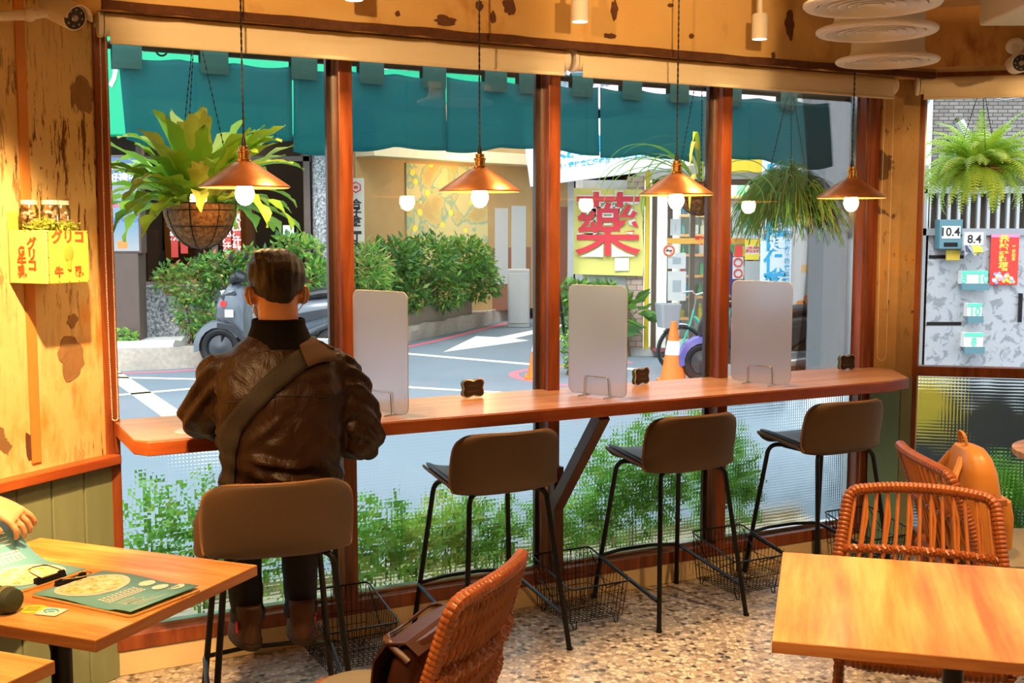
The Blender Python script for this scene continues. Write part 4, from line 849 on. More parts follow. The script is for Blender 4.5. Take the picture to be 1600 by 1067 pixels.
# ---------------------------------------------------------------- hanging plants
def coir():
    t = NT('coconut_fibre'); v = t.obj(); n = t.noise(v, 60, 6, .7); c = t.ramp(n, [(.35, (.10, .04, .015)), (.52, (.30, .14, .05)), (.7, (.55, .32, .14))]); b = t.bsdf(Base__Color=c, Roughness=.95); t.set(b.inputs['Normal'], t.bump(n, .7, .01)); return t.done(b)
M['coir'] = coir()
def basket(t, r, h, top=.62, wires=8):
    b = MB(); b.lathe([(r*math.sin(R(a)), -h*math.cos(R(a))) for a in (0, 15, 30, 45, 60, 75, 90)] + [(r*.93, 0), (r*.85, -.02), (0, -.03)], n=32); b.build('coir_bowl', M['coir'], t)
    w_ = MB()
    for k in range(wires):
        a = 2*math.pi*k/wires; w_.tube([(r*1.01*math.sin(R(q))*math.cos(a), r*1.01*math.sin(R(q))*math.sin(a), -h*1.01*math.cos(R(q))) for q in (0, 15, 30, 45, 60, 75, 90)], .0018, 4)
    for z_, rr in ((0, 1.02), (-h*.15, 1.0), (-h*.5, .87)): w_.tube([(r*rr*math.cos(q*math.pi/12), r*rr*math.sin(q*math.pi/12), z_) for q in range(24)], .0022, 4, 0, True)
    w_.build('wire_frame', M['black'], t)
    c = MB()
    for k in range(3):
        a = 2*math.pi*k/3+.4; c.tube([(r*math.cos(a), r*math.sin(a), 0), (.0, 0, top)], .0015, 4)
        for q in range(28):
            f = (q+.5)/28; p = Vector((r*math.cos(a)*(1-f), r*math.sin(a)*(1-f), top*f)); c.ell(p, (.0035, .0035, .006), n=6, m=4)
    c.tube([(0, 0, top), (0, 0, top+.15)], .003, 5); c.build('chain', M['black'], t)
def strap_leaf(mb, base, az, ln, w_, lift, droop, wave, mi, nseg=14, twist=0):
    d = Vector((math.cos(az), math.sin(az), 0)); s = Vector((-d.y, d.x, 0)); p = Vector(base); e_ = lift; vs = []; ph_ = random.uniform(0, 6)
    for i in range(nseg+1):
        u = i/nseg; ww = w_*(math.sin(math.pi*min(1, u*.93+.07))**.6)*(.55+.45*min(1, u*3)); k = wave*math.sin(u*22+ph_); k2 = wave*math.sin(u*22+ph_+2)
        up = Vector((-math.sin(e_)*d.x, -math.sin(e_)*d.y, math.cos(e_)))
        vs += [p + s*(ww/2+k*.5) + up*(ww*.16+k*.6), p, p - s*(ww/2+k2*.5) + up*(ww*.16+k2*.6)]
        p = p + (d*math.cos(e_) + Vector((0, 0, math.sin(e_))))*(ln/nseg); e_ -= droop/nseg*(.4+1.2*u)
    mb.add(vs, [q for i in range(nseg) for q in ((3*i, 3*i+1, 3*i+4, 3*i+3), (3*i+1, 3*i+2, 3*i+5, 3*i+4))], mi)
fp0 = at(312, 318, W(-.92, .30).y + .0)
t = thing('hanging_fern', "bird's nest fern with wavy bright leaves hanging outside in a coconut bowl", 'hanging plant', Matrix.Translation(fp0))
basket(t, .140, .175, .70)
random.seed(21); m = MB()
for k in range(64):
    az = random.uniform(0, 6.283); 
    strap_leaf(m, (.04*math.cos(az), .04*math.sin(az), -.02), az, random.uniform(.32, .47), random.uniform(.058, .085), R(random.uniform(30, 80)), R(random.uniform(20, 105)), .012, random.choice((0, 0, 1, 2)))
for k in range(20):
    az = random.uniform(0, 6.283); strap_leaf(m, (.09*math.cos(az), .09*math.sin(az), -.01), az, random.uniform(.25, .38), .066, R(random.uniform(0, 30)), R(random.uniform(60, 120)), .014, random.choice((0, 1)))
m.build('leaves', [leafmat('fern_bright', (.42, .74, .08), .3), leafmat('fern_mid', (.26, .60, .07), .3), leafmat('fern_yellow', (.66, .78, .16), .3)], t)  # leaf colours raised to make up for the shade under the curtain
# spider-like plant in the bowl behind the third lamp
sp_ = at(1094, 286, W(1.42, .33).y); t = thing('hanging_plant', 'hanging coconut bowl with long thin pale leaves behind the third lamp', 'hanging plant', Matrix.Translation(sp_))
basket(t, .125, .155, .65)
m = MB(); random.seed(4)
for k in range(24):
    az = random.uniform(2.0, 4.6) if k < 15 else random.uniform(0, 6.28); strap_leaf(m, (.03*math.cos(az), .03*math.sin(az), 0), az, random.uniform(.38, .62), .020, R(random.uniform(20, 58)), R(random.uniform(110, 165)), .001, random.choice((0, 1)))
m.build('leaves', [leafmat('spider_pale', (.48, .60, .20), .25), bpy.data.materials['fern_mid']], t)
# mistletoe cactus
rp = at(1232, 300, W(2.06, .36).y); t = thing('hanging_plant', 'shaggy round hanging plant with thin drooping stems before the white pier', 'hanging plant', Matrix.Translation(rp))
basket(t, .13, .12, .55)
m = MB(); random.seed(9)
for k in range(1300):
    az = random.uniform(0, 6.283); el = R(random.uniform(-10, 88)); ln = random.uniform(.10, .34); d = Vector((math.cos(az)*math.cos(el), math.sin(az)*math.cos(el), math.sin(el))); p = d*random.uniform(.02, .13); p.z = p.z*.7+.0
    v_ = d*.9; pts = [p.copy()]; n_ = 7; rr = []
    for i in range(n_):
        v_ = v_ + Vector((random.uniform(-.16, .16), random.uniform(-.16, .16), -.36)); p = p + v_.normalized()*ln/n_; pts.append(p.copy())
        if i in (3, 5) and random.random() < .7:
            b_ = v_.normalized()+Vector((random.uniform(-.5, .5), random.uniform(-.5, .5), -.1)); m.tube([p, p+b_.normalized()*.05], .0018, 3, k % 3, caps=False)
    m.tube(pts, .0021, 3, k % 3, caps=False)
m.build('stems', [leafmat('cactus_green', (.20, .50, .12), .3), leafmat('cactus_olive', (.36, .42, .10), .3), leafmat('cactus_teal', (.16, .50, .24), .3)], t, smooth=False)
# boston fern outside the right window
bf = at(1530, 262, V(.75, .50).y); t = thing('hanging_fern', 'big feathery yellow green fern hanging outside the right window', 'hanging plant', Matrix.Translation(bf))
basket(t, .13, .10, .45)
m = MB(); random.seed(15)
def frond(mb, az, ln, lift, droop, mi, nseg=22):
    d = Vector((math.cos(az), math.sin(az), 0)); s = Vector((-d.y, d.x, 0)); p = Vector((.03*math.cos(az), .03*math.sin(az), 0)); e_ = lift
    for i in range(nseg):
        u = i/nseg; f = d*math.cos(e_) + Vector((0, 0, math.sin(e_))); q = p + f*(ln/nseg); up = s.cross(f)
        pl_ = .052*math.sin(math.pi*min(1, u*.9+.12))**.7*(1-.35*u); w_ = ln/nseg*.80
        for sg in (-1, 1):
            tip = p + s*sg*pl_ + f*w_*.6 - up*pl_*.15*-1 - Vector((0, 0, pl_*.25)); mb.add([p, p+f*w_, tip+f*w_*.15, tip], [(0, 1, 2, 3)], mi)
        p = q; e_ -= droop/nseg*(.5+u)
for k in range(210):
    az = random.uniform(0, 6.283); l_ = random.uniform(.24, .38); frond(m, az, l_, R(random.uniform(-15, 85)), R(random.uniform(60, 150)), random.choice((0, 0, 1)))
m.build('fronds', [leafmat('boston_bright', (.60, .80, .12), .25), leafmat('boston_mid', (.42, .66, .09), .25)], t, smooth=False)

# ---------------------------------------------------------------- right window: metal gate, shingled wall, pipes
def gate_mat():
    t = NT('embossed_silver_gate'); v = t.obj(); n = t.noise(v, 11, 5, .6, .8); c = t.mix(t.ramp(n, [(.52, 0), (.58, .6)]), (.46, .47, .50), (.15, .16, .18)); b = t.bsdf(Base__Color=c, Roughness=.45, Metallic=.3); t.set(b.inputs['Normal'], t.bump(n, .3)); return t.done(b)
gt = thing('metal_gate', 'silver embossed metal gate with dark bars at its top, across the alley', 'gate', T(3.45, 10.0, -.1))
MB().bb(.12, 2.6, 0, .06, 0, 1.72).build('panel', gate_mat(), gt, smooth=False)
m = MB(); m.bb(.0, .12, -.03, .08, 0, 2.3); m.bb(.0, 2.7, -.03, .08, 1.70, 1.76); m.bb(0, 2.7, -.03, .08, 2.06, 2.12); m.bb(1.12, 1.17, -.012, 0, 0, 1.7); m.build('gate_frame', pm('gate_frame_grey', (.34, .35, .37), .45, .4), gt, smooth=False)
m = MB()
for k in range(30): m.bb(.14+k*.085, .165+k*.085, 0, .03, 1.76, 2.06)
m.build('grille', pm('grille_bar', (.50, .50, .50), .5, .3), gt, smooth=False)
m = MB()
for x, z in ((.16, 1.50), (.16, .92)): m.bb(x, x+.30, -.006, 0, z, z+.03)
m.bb(.95, .975, -.03, 0, .95, 1.2); m.build('slot', M['black'], gt, smooth=False)
gw = MB(); gw.bb(.14, 2.6, .07, .09, 1.76, 2.3); gw.build('dark_opening', M['dark'], gt, smooth=False)
def shingle():
    t = NT('grey_brown_shingle'); b = t.n('TexBrick', Vector=t.obj((1, 1, 1), (R(90), 0, 0)), Color1=(.24, .21, .19), Color2=(.34, .31, .29), Mortar=(.07, .06, .05), Scale=1.0); b.inputs['Brick Width'].default_value = .085; b.inputs['Row Height'].default_value = .032; b.inputs['Mortar Size'].default_value = .004; b.inputs['Bias'].default_value = -.2
    return t.done(t.bsdf(Base__Color=b.outputs[0], Roughness=.8))
sw = MB(); sw.bb(3.15, 8.5, 10.12, 10.5, 2.02, 6); sw.bb(6.1, 8.5, 10.12, 10.5, -.1, 2.02); tag(sw.build('shingle_wall', shingle(), smooth=False), 'grey brown small-bricked wall above the metal gate', 'wall')
pj = MB(); pj.bb(3.12, 3.45, 10.02, 10.1, -.1, 2.3); tag(pj.build('door_jamb', pm('jamb_concrete', (.30, .30, .30), .8, var=.3, scale=8), smooth=False), 'dark concrete jamb left of the metal gate', 'jamb')
def boxat(px0, py0, px1, py1, Y, name, label, cat, mat_, d=.10, group=None):
    a, b = at(px0, py0, Y), at(px1, py1, Y); t = thing(name, label, cat, T((a.x+b.x)/2, Y, b.z), group); w_ = abs(b.x-a.x)/2; h = a.z-b.z
    MB().bb(-w_, w_, 0, d, 0, h).build('body', mat_, t, bevel=.004); return t, w_, h
GY = 9.86; mb_ = pm('mailbox_teal', (.10, .22, .26), .5); grn = pm('sticker_green', (.12, .62, .45), .5)
t, w_, h = boxat(1469, 343, 1503, 389, GY, 'mailbox', 'dark blue mailbox with a white label at the top left of the gate', 'mailbox', mb_, .13, 'mailboxes on the metal gate')
MB().bb(-w_*.8, w_*.8, -.004, 0, h*.36, h*.78).build('label_plate', M['white'], t, smooth=False); text_mesh('10.4.', .10, M['blackp'], t, T(0, -.006, h*.57) @ FACE, 'number', .002); MB().bb(-w_*.6, w_*.6, -.004, 0, h*.08, h*.22).build('slot', M['black'], t, smooth=False)
t, w_, h = boxat(1504, 362, 1540, 392, GY, 'mailbox', 'grey mailbox with a white number label and papers stuffed in it', 'mailbox', pm('mailbox_grey', (.34, .35, .36), .5), .13, 'mailboxes on the metal gate')
MB().bb(-w_*.85, w_*.75, -.004, 0, h*.3, h*.95).build('label_plate', M['white'], t, smooth=False); text_mesh('8.4', .10, M['blackp'], t, T(0, -.006, h*.6) @ FACE, 'number', .002)
m = MB(); rs = random.Random(5)
for k in range(9): a_ = rs.uniform(-.9, .9); c_ = Vector((rs.uniform(-.7, .8)*w_, -.02-k*.004, -.01)); m.prismy([(c_.x-.05*math.cos(a_), c_.z-.05*math.sin(a_)), (c_.x+.05*math.cos(a_), c_.z+.05*math.sin(a_)), (c_.x+.05*math.cos(a_)-.03, c_.z+.05), (c_.x-.05*math.cos(a_)-.01, c_.z+.06)], c_.y-.002, c_.y, k % 3)
m.build('stuffed_papers', [pm('paper_dark', (.08, .10, .18), .6), yel, pm('paper_grey', (.4, .4, .42), .6)], t, smooth=False)
for (q, tx, lab) in (((1503, 423, 1543, 444), '8   10', 'green and white sticker mailbox in the middle of the gate'), ((1512, 474, 1534, 495), '10', 'small green and white mailbox below the gate centre'), ((1507, 520, 1536, 543), '8', 'lowest green and white mailbox on the gate')):
    t, w_, h = boxat(*q, GY+.05, 'mailbox', lab, 'mailbox', M['white'], .09, 'mailboxes on the metal gate')
    MB().bb(-w_, w_, -.005, 0, h*.75, h).build('green_band', grn, t, smooth=False); MB().bb(-w_*1.05, w_*1.05, -.03, .0, -.05, h*.06).build('lip', mb_, t, smooth=False)
    text_mesh(tx, .10, grn, t, T(0, -.006, h*.38) @ FACE, 'number', .002)
t, w_, h = boxat(1479, 390, 1500, 407, GY+.05, 'nameplate', 'mustard yellow plate below the dark blue mailbox', 'plate', pm('mustard', (.62, .42, .04), .5), .02)
t, w_, h = boxat(1549, 366, 1590, 445, GY+.10, 'new_year_poster', 'red new year poster with gold characters on the gate', 'poster', pm('poster_bright_red', (.85, .04, .03), .5), .008)
gold = pm('poster_gold', (.90, .58, .08), .4)
text_mesh('\n'.join('恭賀新禧'), .085, gold, t, T(-.01, -.003, h*.62) @ FACE, 'gold_characters', .003, space=.9); text_mesh('\n'.join('平安如意'), .035, gold, t, T(.075, -.003, h*.62) @ FACE, 'gold_characters', .001)
m = MB(); rs = random.Random(8)
for k in range(26): m.prismy([(x_*1+rs.uniform(-.085, .085)*1, z_) for x_, z_ in [(0, 0)]]*0 + [(q[0], q[1]) for q in rrect(.03, .026, .01, 2, rs.uniform(-.09, .09), rs.uniform(.015, .10))], -.004-k*.0001, -.0005, k % 4)
m.build('printed_figures', [gold, M['white'], pm('print_pink', (.85, .35, .35), .5), pm('print_blue', (.3, .4, .7), .5)], t, smooth=False)
MB().bb(-w_, w_, -.003, 0, h*.94, h).build('pink_top', pm('poster_pink', (.85, .25, .45), .5), t, smooth=False)
pp = MB(); pp.tube([(3.18, 9.9, 3.6), (3.25, 9.9, 3.0), (3.42, 9.9, 2.75), (3.40, 9.9, 2.5), (3.35, 9.9, -.1)], .05, 10); pp.tube([(3.62, 9.95, 4), (3.60, 9.95, 2.9), (3.5, 9.95, 2.7)], .03, 8)
for k in range(5): pp.tube([(3.4+k*.12, 9.98, 2.9+.1*math.sin(k)), (4.2+k*.2, 9.98, 2.75+.13*k), (5.4, 9.98, 2.95+.1*k)], .008, 5)
tag(pp.build('pipework', pm('grey_pipe', (.28, .28, .29), .6)), 'grey pipes and loose cables on the wall above the gate', 'pipes')
for (q, lab) in (((1500, 190, 1518, 225), 'upper grey cylinder floodlight on the wall above the gate'), ((1486, 225, 1500, 250), 'lower grey cylinder floodlight on the wall above the gate')):
    a, b = at(q[0], q[1], 9.8), at(q[2], q[3], 9.75); t = thing('floodlight', lab, 'floodlight', Matrix.Translation(a), 'cylinder floodlights above the gate'); d = b-a
    MB().tube([Vector((0, 0, 0)), d], .042, 14).build('body', M['steel'], t); MB().tube([d*.4, d*.4+Vector((.05, .1, .03)), Vector((.08, 10.1-a.y, .05))], .012, 6).build('bracket', M['black'], t)
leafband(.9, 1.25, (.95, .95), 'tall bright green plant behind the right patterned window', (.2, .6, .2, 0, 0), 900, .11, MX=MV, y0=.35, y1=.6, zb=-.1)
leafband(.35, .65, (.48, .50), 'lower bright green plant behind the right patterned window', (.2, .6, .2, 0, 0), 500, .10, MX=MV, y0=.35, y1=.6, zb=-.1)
tag(MB().bb(.10, .38, .9, 1.2, .45, .78).build('crate', pm('yellow_crate_paint', (.82, .62, .08), .5), M=MV, bevel=.01), 'yellow crate standing outside behind the right patterned window', 'crate')
tag(MB().bb(-.2, 2.8, 1.35, 1.7, -.1, .70).build('low_wall', pm('dark_low_wall', (.05, .06, .07), .7, var=.3), M=MV, bevel=.01), 'dark low wall outside behind the right patterned window', 'wall')
# ---------------------------------------------------------------- pendant lamps
bulb_m = pm('lamp_bulb', (1, .8, .5), .3, em=70, emc=(1, .66, .30))
inner_m = pm('shade_inside', (.85, .50, .22), .4, .3)
def pendant(x, label, y=-.3, zr=1.790):
    t = thing('pendant_lamp', label, 'pendant lamp', MW @ T(x, y, zr), 'copper pendant lamps over the counter')
    s = MB(); pr = [(.156, 0), (.158, .002), (.155, .006), (.120, .030), (.085, .053), (.058, .072), (.040, .084), (.026, .088)]; s.lathe(pr, n=40, caps=False); s.build('shade', M['copper'], t)
    s = MB(); s.lathe([(r_-.003, z-.0015) for r_, z in pr], n=40, caps=False); s.build('shade_lining', inner_m, t)
    s = MB(); s.lathe([(.024, .086), (.026, .09), (.026, .098), (.021, .10), (.021, .118), (.024, .12), (.024, .126), (.018, .13), (.018, .142), (.008, .146)], n=24); s.build('socket', M['brass'], t)
    s = MB(); s.lathe([(.008, .142), (.009, .15), (.006, .17), (.003, .178)], n=12); H_ = CZ-zr
    for ph_ in (0, math.pi): s.tube([(.0018*math.cos(ph_+k*.9), .0018*math.sin(ph_+k*.9), .17+(H_-.17)*k/110) for k in range(111)], .0022, 5)
    s.lathe([(.04, H_-.02), (.045, H_-.005), (.045, H_)], n=24); s.build('cord', M['blackp'], t)
    s = MB(); s.lathe([(.0, -.062), (.012, -.060), (.024, -.050), (.032, -.033), (.033, -.018), (.028, .0), (.018, .022), (.013, .04), (.013, .085)], n=24); s.build('bulb', bulb_m, t)
for x, lab in ((-.658, 'copper pendant lamp hanging in front of the fern, beside the seated head'), (.252, 'copper pendant lamp hanging in the second window bay'), (1.172, 'copper pendant lamp in front of the yellow pharmacy banner bay'), (2.152, 'copper pendant lamp nearest the corner column')):
    pendant(x, lab)
# ---------------------------------------------------------------- bar stools
M['seat_out'] = pm('taupe_leather', (.075, .040, .017), .62, var=.12, scale=60, bump=.12, sheen=.15)
M['seat_in'] = pm('slate_leather', (.075, .085, .10), .5, var=.1, scale=60, bump=.1)
M['stitch'] = pm('tan_stitching', (.30, .15, .06), .7)
prof = [(.226, .626, .160), (.238, .640, .182), (.220, .656, .194), (.14, .655, .205), (.06, .648, .212), (-.02, .642, .216), (-.10, .634, .219), (-.155, .632, .222), (-.195, .650, .227), (-.214, .690, .231), (-.225, .745, .234), (-.234, .80, .233), (-.243, .845, .228), (-.248, .868, .214), (-.250, .880, .188)]
def seatgrid(inset=0, off=0, nu=18):
    rows = []
    for i, (y, z, w_) in enumerate(prof):
        k = i/(len(prof)-1); back = max(0, min(1, (i-6)/3)); row = []
        for j in range(nu+1):
            u = -1+2*j/nu; a = abs(u); ww = w_-inset
            x = ww*u; zz = z + (1-back)*.030*a**4 + off*(1-back) - back*.012*a**6*(1 if i < 12 else 1.6); yy = y + back*.085*a**2.6*(1 if i > 8 else .8) + off*back
            if i <= 1: yy -= .022*a**4
            row.append((x, yy, zz))
        rows.append(row)
    return rows
def gridmesh(mb, rows, mi=0, M=None):
    n = len(rows[0]); mb.add([p for r_ in rows for p in r_], [(i*n+j, i*n+j+1, (i+1)*n+j+1, (i+1)*n+j) for i in range(len(rows)-1) for j in range(n-1)], mi, M)
def make_stool(MX, label):
    t = thing('bar_stool', label, 'bar stool', MX, 'taupe bar stools along the window counter')
    m = MB(); gridmesh(m, seatgrid()); o = m.build('seat_shell', M['seat_out'], t, ang=80)
    s = o.modifiers.new('thickness', 'SOLIDIFY'); s.thickness = .014; s.offset = 0; b = o.modifiers.new('soft', 'SUBSURF'); b.levels = 1; b.render_levels = 1
    m = MB(); gridmesh(m, seatgrid(.008, .016)); o = m.build('seat_pad', M['seat_in'], t, ang=80)
    s = o.modifiers.new('thickness', 'SOLIDIFY'); s.thickness = .024; s.offset = 0; b = o.modifiers.new('soft', 'SUBSURF'); b.levels = 1; b.render_levels = 1
    g = seatgrid(.001, .004); n = len(g[0]); edge = [g[i][0] for i in range(1, len(g))] + g[-1][1:-1] + [g[i][-1] for i in range(len(g)-1, 0, -1)]
    edge = arcpts(edge, .02, 2); m = MB(); m.tube(edge, .0048, 6); 
    P_ = [Vector(p) for p in edge]; zz = []; fr = frames(P_)
    for i in range(len(P_)-1):
        for k in range(4): q = P_[i].lerp(P_[i+1], k/4); zz.append(q + (fr[i][0] if (k % 2) else -fr[i][0])*.005)
    m.tube(zz, .0014, 4); m.build('stitched_edge', M['stitch'], t)
    for sx in (-1, 1):
        for sy, zt in ((-1, .636), (1, .640)):
            p = arcpts([(sx*.11, sy*.10-.02, zt), (sx*.165, sy*.165, zt-.004), (sx*.225, sy*.255, 0)], .06, 6); m = MB(); m.tube(p, .0105, 10); m.lathe([(.0125, 0), (.0125, .012), (.0, .013)], (sx*.225, sy*.255, 0), 10); m.build('leg', M['black'], t)
    m = MB(); m.bb(-.13, .13, -.13, .11, .626, .636); m.build('seat_plate', M['black'], t)
    k = (.64-.19)/.64; xl_ = .165+.06*k; yl_ = .165+.09*k
    m = MB(); m.tube(arcpts([(-.222, -.235, .125), (-xl_-.006, yl_+.006, .195), (-.08, yl_+.035, .20), (.08, yl_+.035, .20), (xl_+.006, yl_+.006, .195), (.222, -.235, .125)], .02, 5), .0085, 8); m.build('footrest', M['black'], t)
    return t
stools = [(T(-.772, 3.650, 0, R(18)), 'taupe bar stool the person sits on, pulled out from the counter'), (MW @ T(.305, -.270), 'empty taupe bar stool just right of the seated person, left of the slanting strut'),
          (MW @ T(1.18, -.270), 'empty taupe bar stool between the slanting strut and the last stool'), (MW @ T(2.03, -.270), 'empty taupe bar stool nearest the corner column')]
s0 = make_stool(*stools[0]); note_kids(s0)
for MX, lab in stools[1:]:
    c = copy_tree(s0); c.matrix_world = MX; c['label'] = lab
# ---------------------------------------------------------------- frosted dividers with wire stands
def acrylic():
    t = NT('frosted_acrylic'); d = t.n('BsdfDiffuse', Color=(.60, .63, .70)); rf = t.n('BsdfRefraction', Color=(.86, .91, 1.0), Roughness=.7, IOR=1.04); tp = t.n('BsdfTransparent', Color=(.9, .92, .96)); g = t.n('BsdfGlossy', Color=(1, 1, 1), Roughness=.35)
    tl = t.n('BsdfTranslucent', Color=(.93, .95, 1)); q = t.n('MixShader', i0=.35, i1=rf, i2=tl); a = t.n('MixShader', i0=.93, i1=d, i2=q); b = t.n('MixShader', i0=.12, i1=a, i2=tp); return t.done(t.n('MixShader', i0=.02, i1=b, i2=g))
M['acrylic'] = acrylic()
def divider(x, y, label):
    t = thing('counter_divider', label, 'divider', MW @ T(x, y, .950, math.atan2(-.265, .105)), 'frosted dividers on the window counter')
    m = MB(); pr = rrect(.30, .455, .028, 6, 0, .2375); m.prismy(pr, -.0015, .0015); m.build('panel', M['acrylic'], t)
    m = MB(); m.tube([(p[0], 0, p[1]) for p in pr], .0017, 5, 0, True); m.build('polished_edge', pm('acrylic_edge', (.85, .87, .9), .15) if 'acrylic_edge' not in bpy.data.materials else bpy.data.materials['acrylic_edge'], t)
    m = MB()
    for s in (-1, 1): m.tube(arcpts([(.065, s*.045, .003), (.065, s*.006, .004), (.06, s*.006, .085), (-.06, s*.006, .085), (-.065, s*.006, .004), (-.065, s*.045, .003)], .008, 4), .0022, 6)
    for s in (-1, 1): m.tube([(s*.065, -.045, .003), (s*.065, .045, .003)], .0022, 6)
    m.build('wire_stand', M['chrome'], t)
divider(-.145, -.255, 'frosted divider at the right elbow of the seated person')
divider(.815, -.255, 'frosted divider in front of the street banner, above the slanting strut')
divider(1.672, -.262, 'frosted divider nearest the corner column')
# ---------------------------------------------------------------- little scalloped signs
def little_sign(x, y, label, rz):
    t = thing('counter_sign', label, 'sign', MW @ T(x, y, .950, rz), 'little black signs on the counter')
    pts = []
    for k in range(48):
        a = 2*math.pi*k/48; xx = .054*math.copysign(abs(math.cos(a))**.5, math.cos(a)); zz = .038*math.copysign(abs(math.sin(a))**.5, math.sin(a)); pts.append((xx*(1-.14*math.exp(-(zz/.014)**2)), .040 + zz*(1-.24*math.exp(-(xx/.020)**2))))
    MB().prismy(pts, -.006, .012).build('tin', pm('tin_green', (.03, .07, .035), .4) if 'tin_green' not in bpy.data.materials else bpy.data.materials['tin_green'], t)
    MB().tube([(p[0], -.007, p[1]) for p in pts], .0022, 5, 0, True).build('gold_rim', M['brass'], t)
    m = MB(); m.prismy([(a*.9, .041+(b-.041)*.88) for a, b in pts], -.0085, -.006); o = m.build('black_face', pm('slate_face', (.014, .010, .008), .6) if 'slate_face' not in bpy.data.materials else bpy.data.materials['slate_face'], t)
    m = MB(); rs = random.Random(int(x*100)+5)
    for r_, k in ((.052, 6), (.028, 9)):
        for q in range(k):
            xx = (q-(k-1)/2)*.0075; m.tube([(xx-.002, -.0092, r_-.003), (xx+rs.uniform(-.002, .002), -.0092, r_+.003), (xx+.002, -.0092, r_-.002)], .0005, 4)
    m.build('chalk_marks', M['brass'], o); return t
little_sign(.345, -.035, 'small black scalloped sign with gold rim between the first two dividers', R(10))
little_sign(1.185, -.03, 'small black scalloped sign just right of the middle divider', R(20))
little_sign(2.40, -.04, 'small black scalloped sign at the corner column end of the counter', R(5))
# ---------------------------------------------------------------- wire baskets
def wire_basket(x, y, label, rz=0):
    t = thing('wire_basket', label, 'basket', MW @ T(x, y, 0, rz), 'black wire baskets under the counter'); w_, d_, h = .135, .15, .235
    m = MB(); r = .0016
    def X(u): return u
    nb, nd = 13, 12
    for k in range(nb+1):
        u = -1+2*k/nb; m.tube([(u*w_, -d_-.018, h*.62 if abs(u) > 2 else h*.78), (u*w_*.93, -d_*.93, .03), (u*w_*.93, d_*.93, .03), (u*w_, d_+.01, h*1.05)], r, 4)
    for k in range(nd+1):
        v_ = -1+2*k/nd; m.tube([(-w_-.008, v_*d_, h*.88), (-w_*.93, v_*d_*.93, .03), (w_*.93, v_*d_*.93, .03), (w_+.008, v_*d_, h*.88)], r, 4)
    for f in (.3, .55):
        z = .03+(h-.03)*f; q = .93+.07*f; m.tube([(-w_*q, -d_*q, z), (w_*q, -d_*q, z), (w_*q, d_*q, z), (-w_*q, d_*q, z)], r, 4, 0, True)
    m.build('wire_mesh', M['black'], t)
    m = MB(); m.tube(arcpts([(-w_-.01, -d_-.02, h*.78), (w_+.01, -d_-.02, h*.78), (w_+.01, d_+.012, h*1.05), (-w_-.01, d_+.012, h*1.05)], .02, 4, True), .0038, 6, 0, True)
    m.tube([(-.05, d_+.012, h*1.04), (-.045, d_+.008, h*.8), (.045, d_+.008, h*.8), (.05, d_+.012, h*1.04)], .0022, 5)
    for sx in (-1, 1): m.tube([(sx*(w_+.008), -d_-.01, h*.78), (sx*(w_+.002), 0, h*.45), (sx*(w_+.008), d_, h)], .0025, 5)
    m.build('rim', M['black'], t)
    m = MB()
    for sx in (-1, 1):
        for sy in (-1, 1): m.tube(arcpts([(sx*w_*.75-.012, sy*d_*.85, .03), (sx*w_*.75-.006, sy*d_*.9, .0), (sx*w_*.75+.006, sy*d_*.9, .0), (sx*w_*.75+.012, sy*d_*.85, .03)], .006, 3), .0024, 5)
    m.build('feet', M['black'], t); return t
wb = wire_basket(-.285, -.24, 'black wire basket on the floor beside the occupied stool'); note_kids(wb)
for x, lab in ((.765, 'black wire basket on the floor between the second and third stools'), (1.61, 'black wire basket on the floor between the third stool and the last stool'), (2.42, 'black wire basket on the floor behind the rattan chairs, at the corner')):
    c = copy_tree(wb); c.matrix_world = MW @ T(x, -.205); c['label'] = lab
# ---------------------------------------------------------------- yellow crate shelf with jars on the left wall
cs = thing('crate_shelf', 'yellow wooden milk crate shelf with red lettering mounted on the left wall', 'shelf', ML @ T(.325, 0, 1.47))
yb = pm('yellow_box_board', (.88, .66, .10), .55, var=.08, scale=3); yb2 = pm('pale_yellow_board', (.90, .78, .26), .55, var=.06, scale=3)
m = MB(); m.bb(-.087, .087, .160, .172, 0, .170); m.build('front_board', yb, cs, bevel=.002)
m = MB(); m.bb(.077, .089, .0, .172, 0, .172); m.build('side_board', yb2, cs, bevel=.002)
m = MB(); m.bb(-.089, -.077, .0, .160, 0, .17); m.bb(-.087, .087, 0, .16, 0, .010); m.bb(-.089, .089, 0, .008, 0, .235); m.build('back_board', yb, cs, bevel=.002)
rl = pm('lettering_red', (.72, .10, .02), .6); FR = Matrix.Rotation(math.pi, 4, 'Z') @ FACE
text_mesh('グリコ', .046, rl, cs, T(.0, .1735, .148) @ FR, 'lettering', .0016)
text_mesh('牛', .036, rl, cs, T(.042, .1735, .035) @ FR, 'lettering', .0016); text_mesh('乳', .036, rl, cs, T(-.042, .1735, .035) @ FR, 'lettering', .0016)
FS = Matrix.Rotation(math.pi/2, 4, 'Z') @ FACE
text_mesh('グ\nリ\nコ', .042, rl, cs, T(.0905, .108, .092) @ FS, 'lettering', .0014, space=.82)
text_mesh('G\n牛\n乳', .040, rl, cs, T(.0905, .062, .070) @ FS, 'lettering', .0014, space=.85)
m = MB(); m.tube([(-.0, .174, .045), (-.0, .174, .075)], .007, 8); m.ell((0, .174, .098), (.020, .003, .028)); m.build('bottle_emblem', pm('emblem_orange', (.80, .42, .05), .6), cs)
m = MB(); rs = random.Random(2)
for i in range(5):
    for a, b in ((-.083+.0415*i, .006), (-.083+.0415*i, .164)): m.ell((a, .1725, b), (.0022, .0015, .0022), n=6, m=4)
for z in (.03, .085, .14): m.ell((.083, .1725, z), (.0022, .0015, .0022), n=6, m=4)
m.build('nail_heads', pm('rusty_nail', (.20, .08, .02), .6), cs)
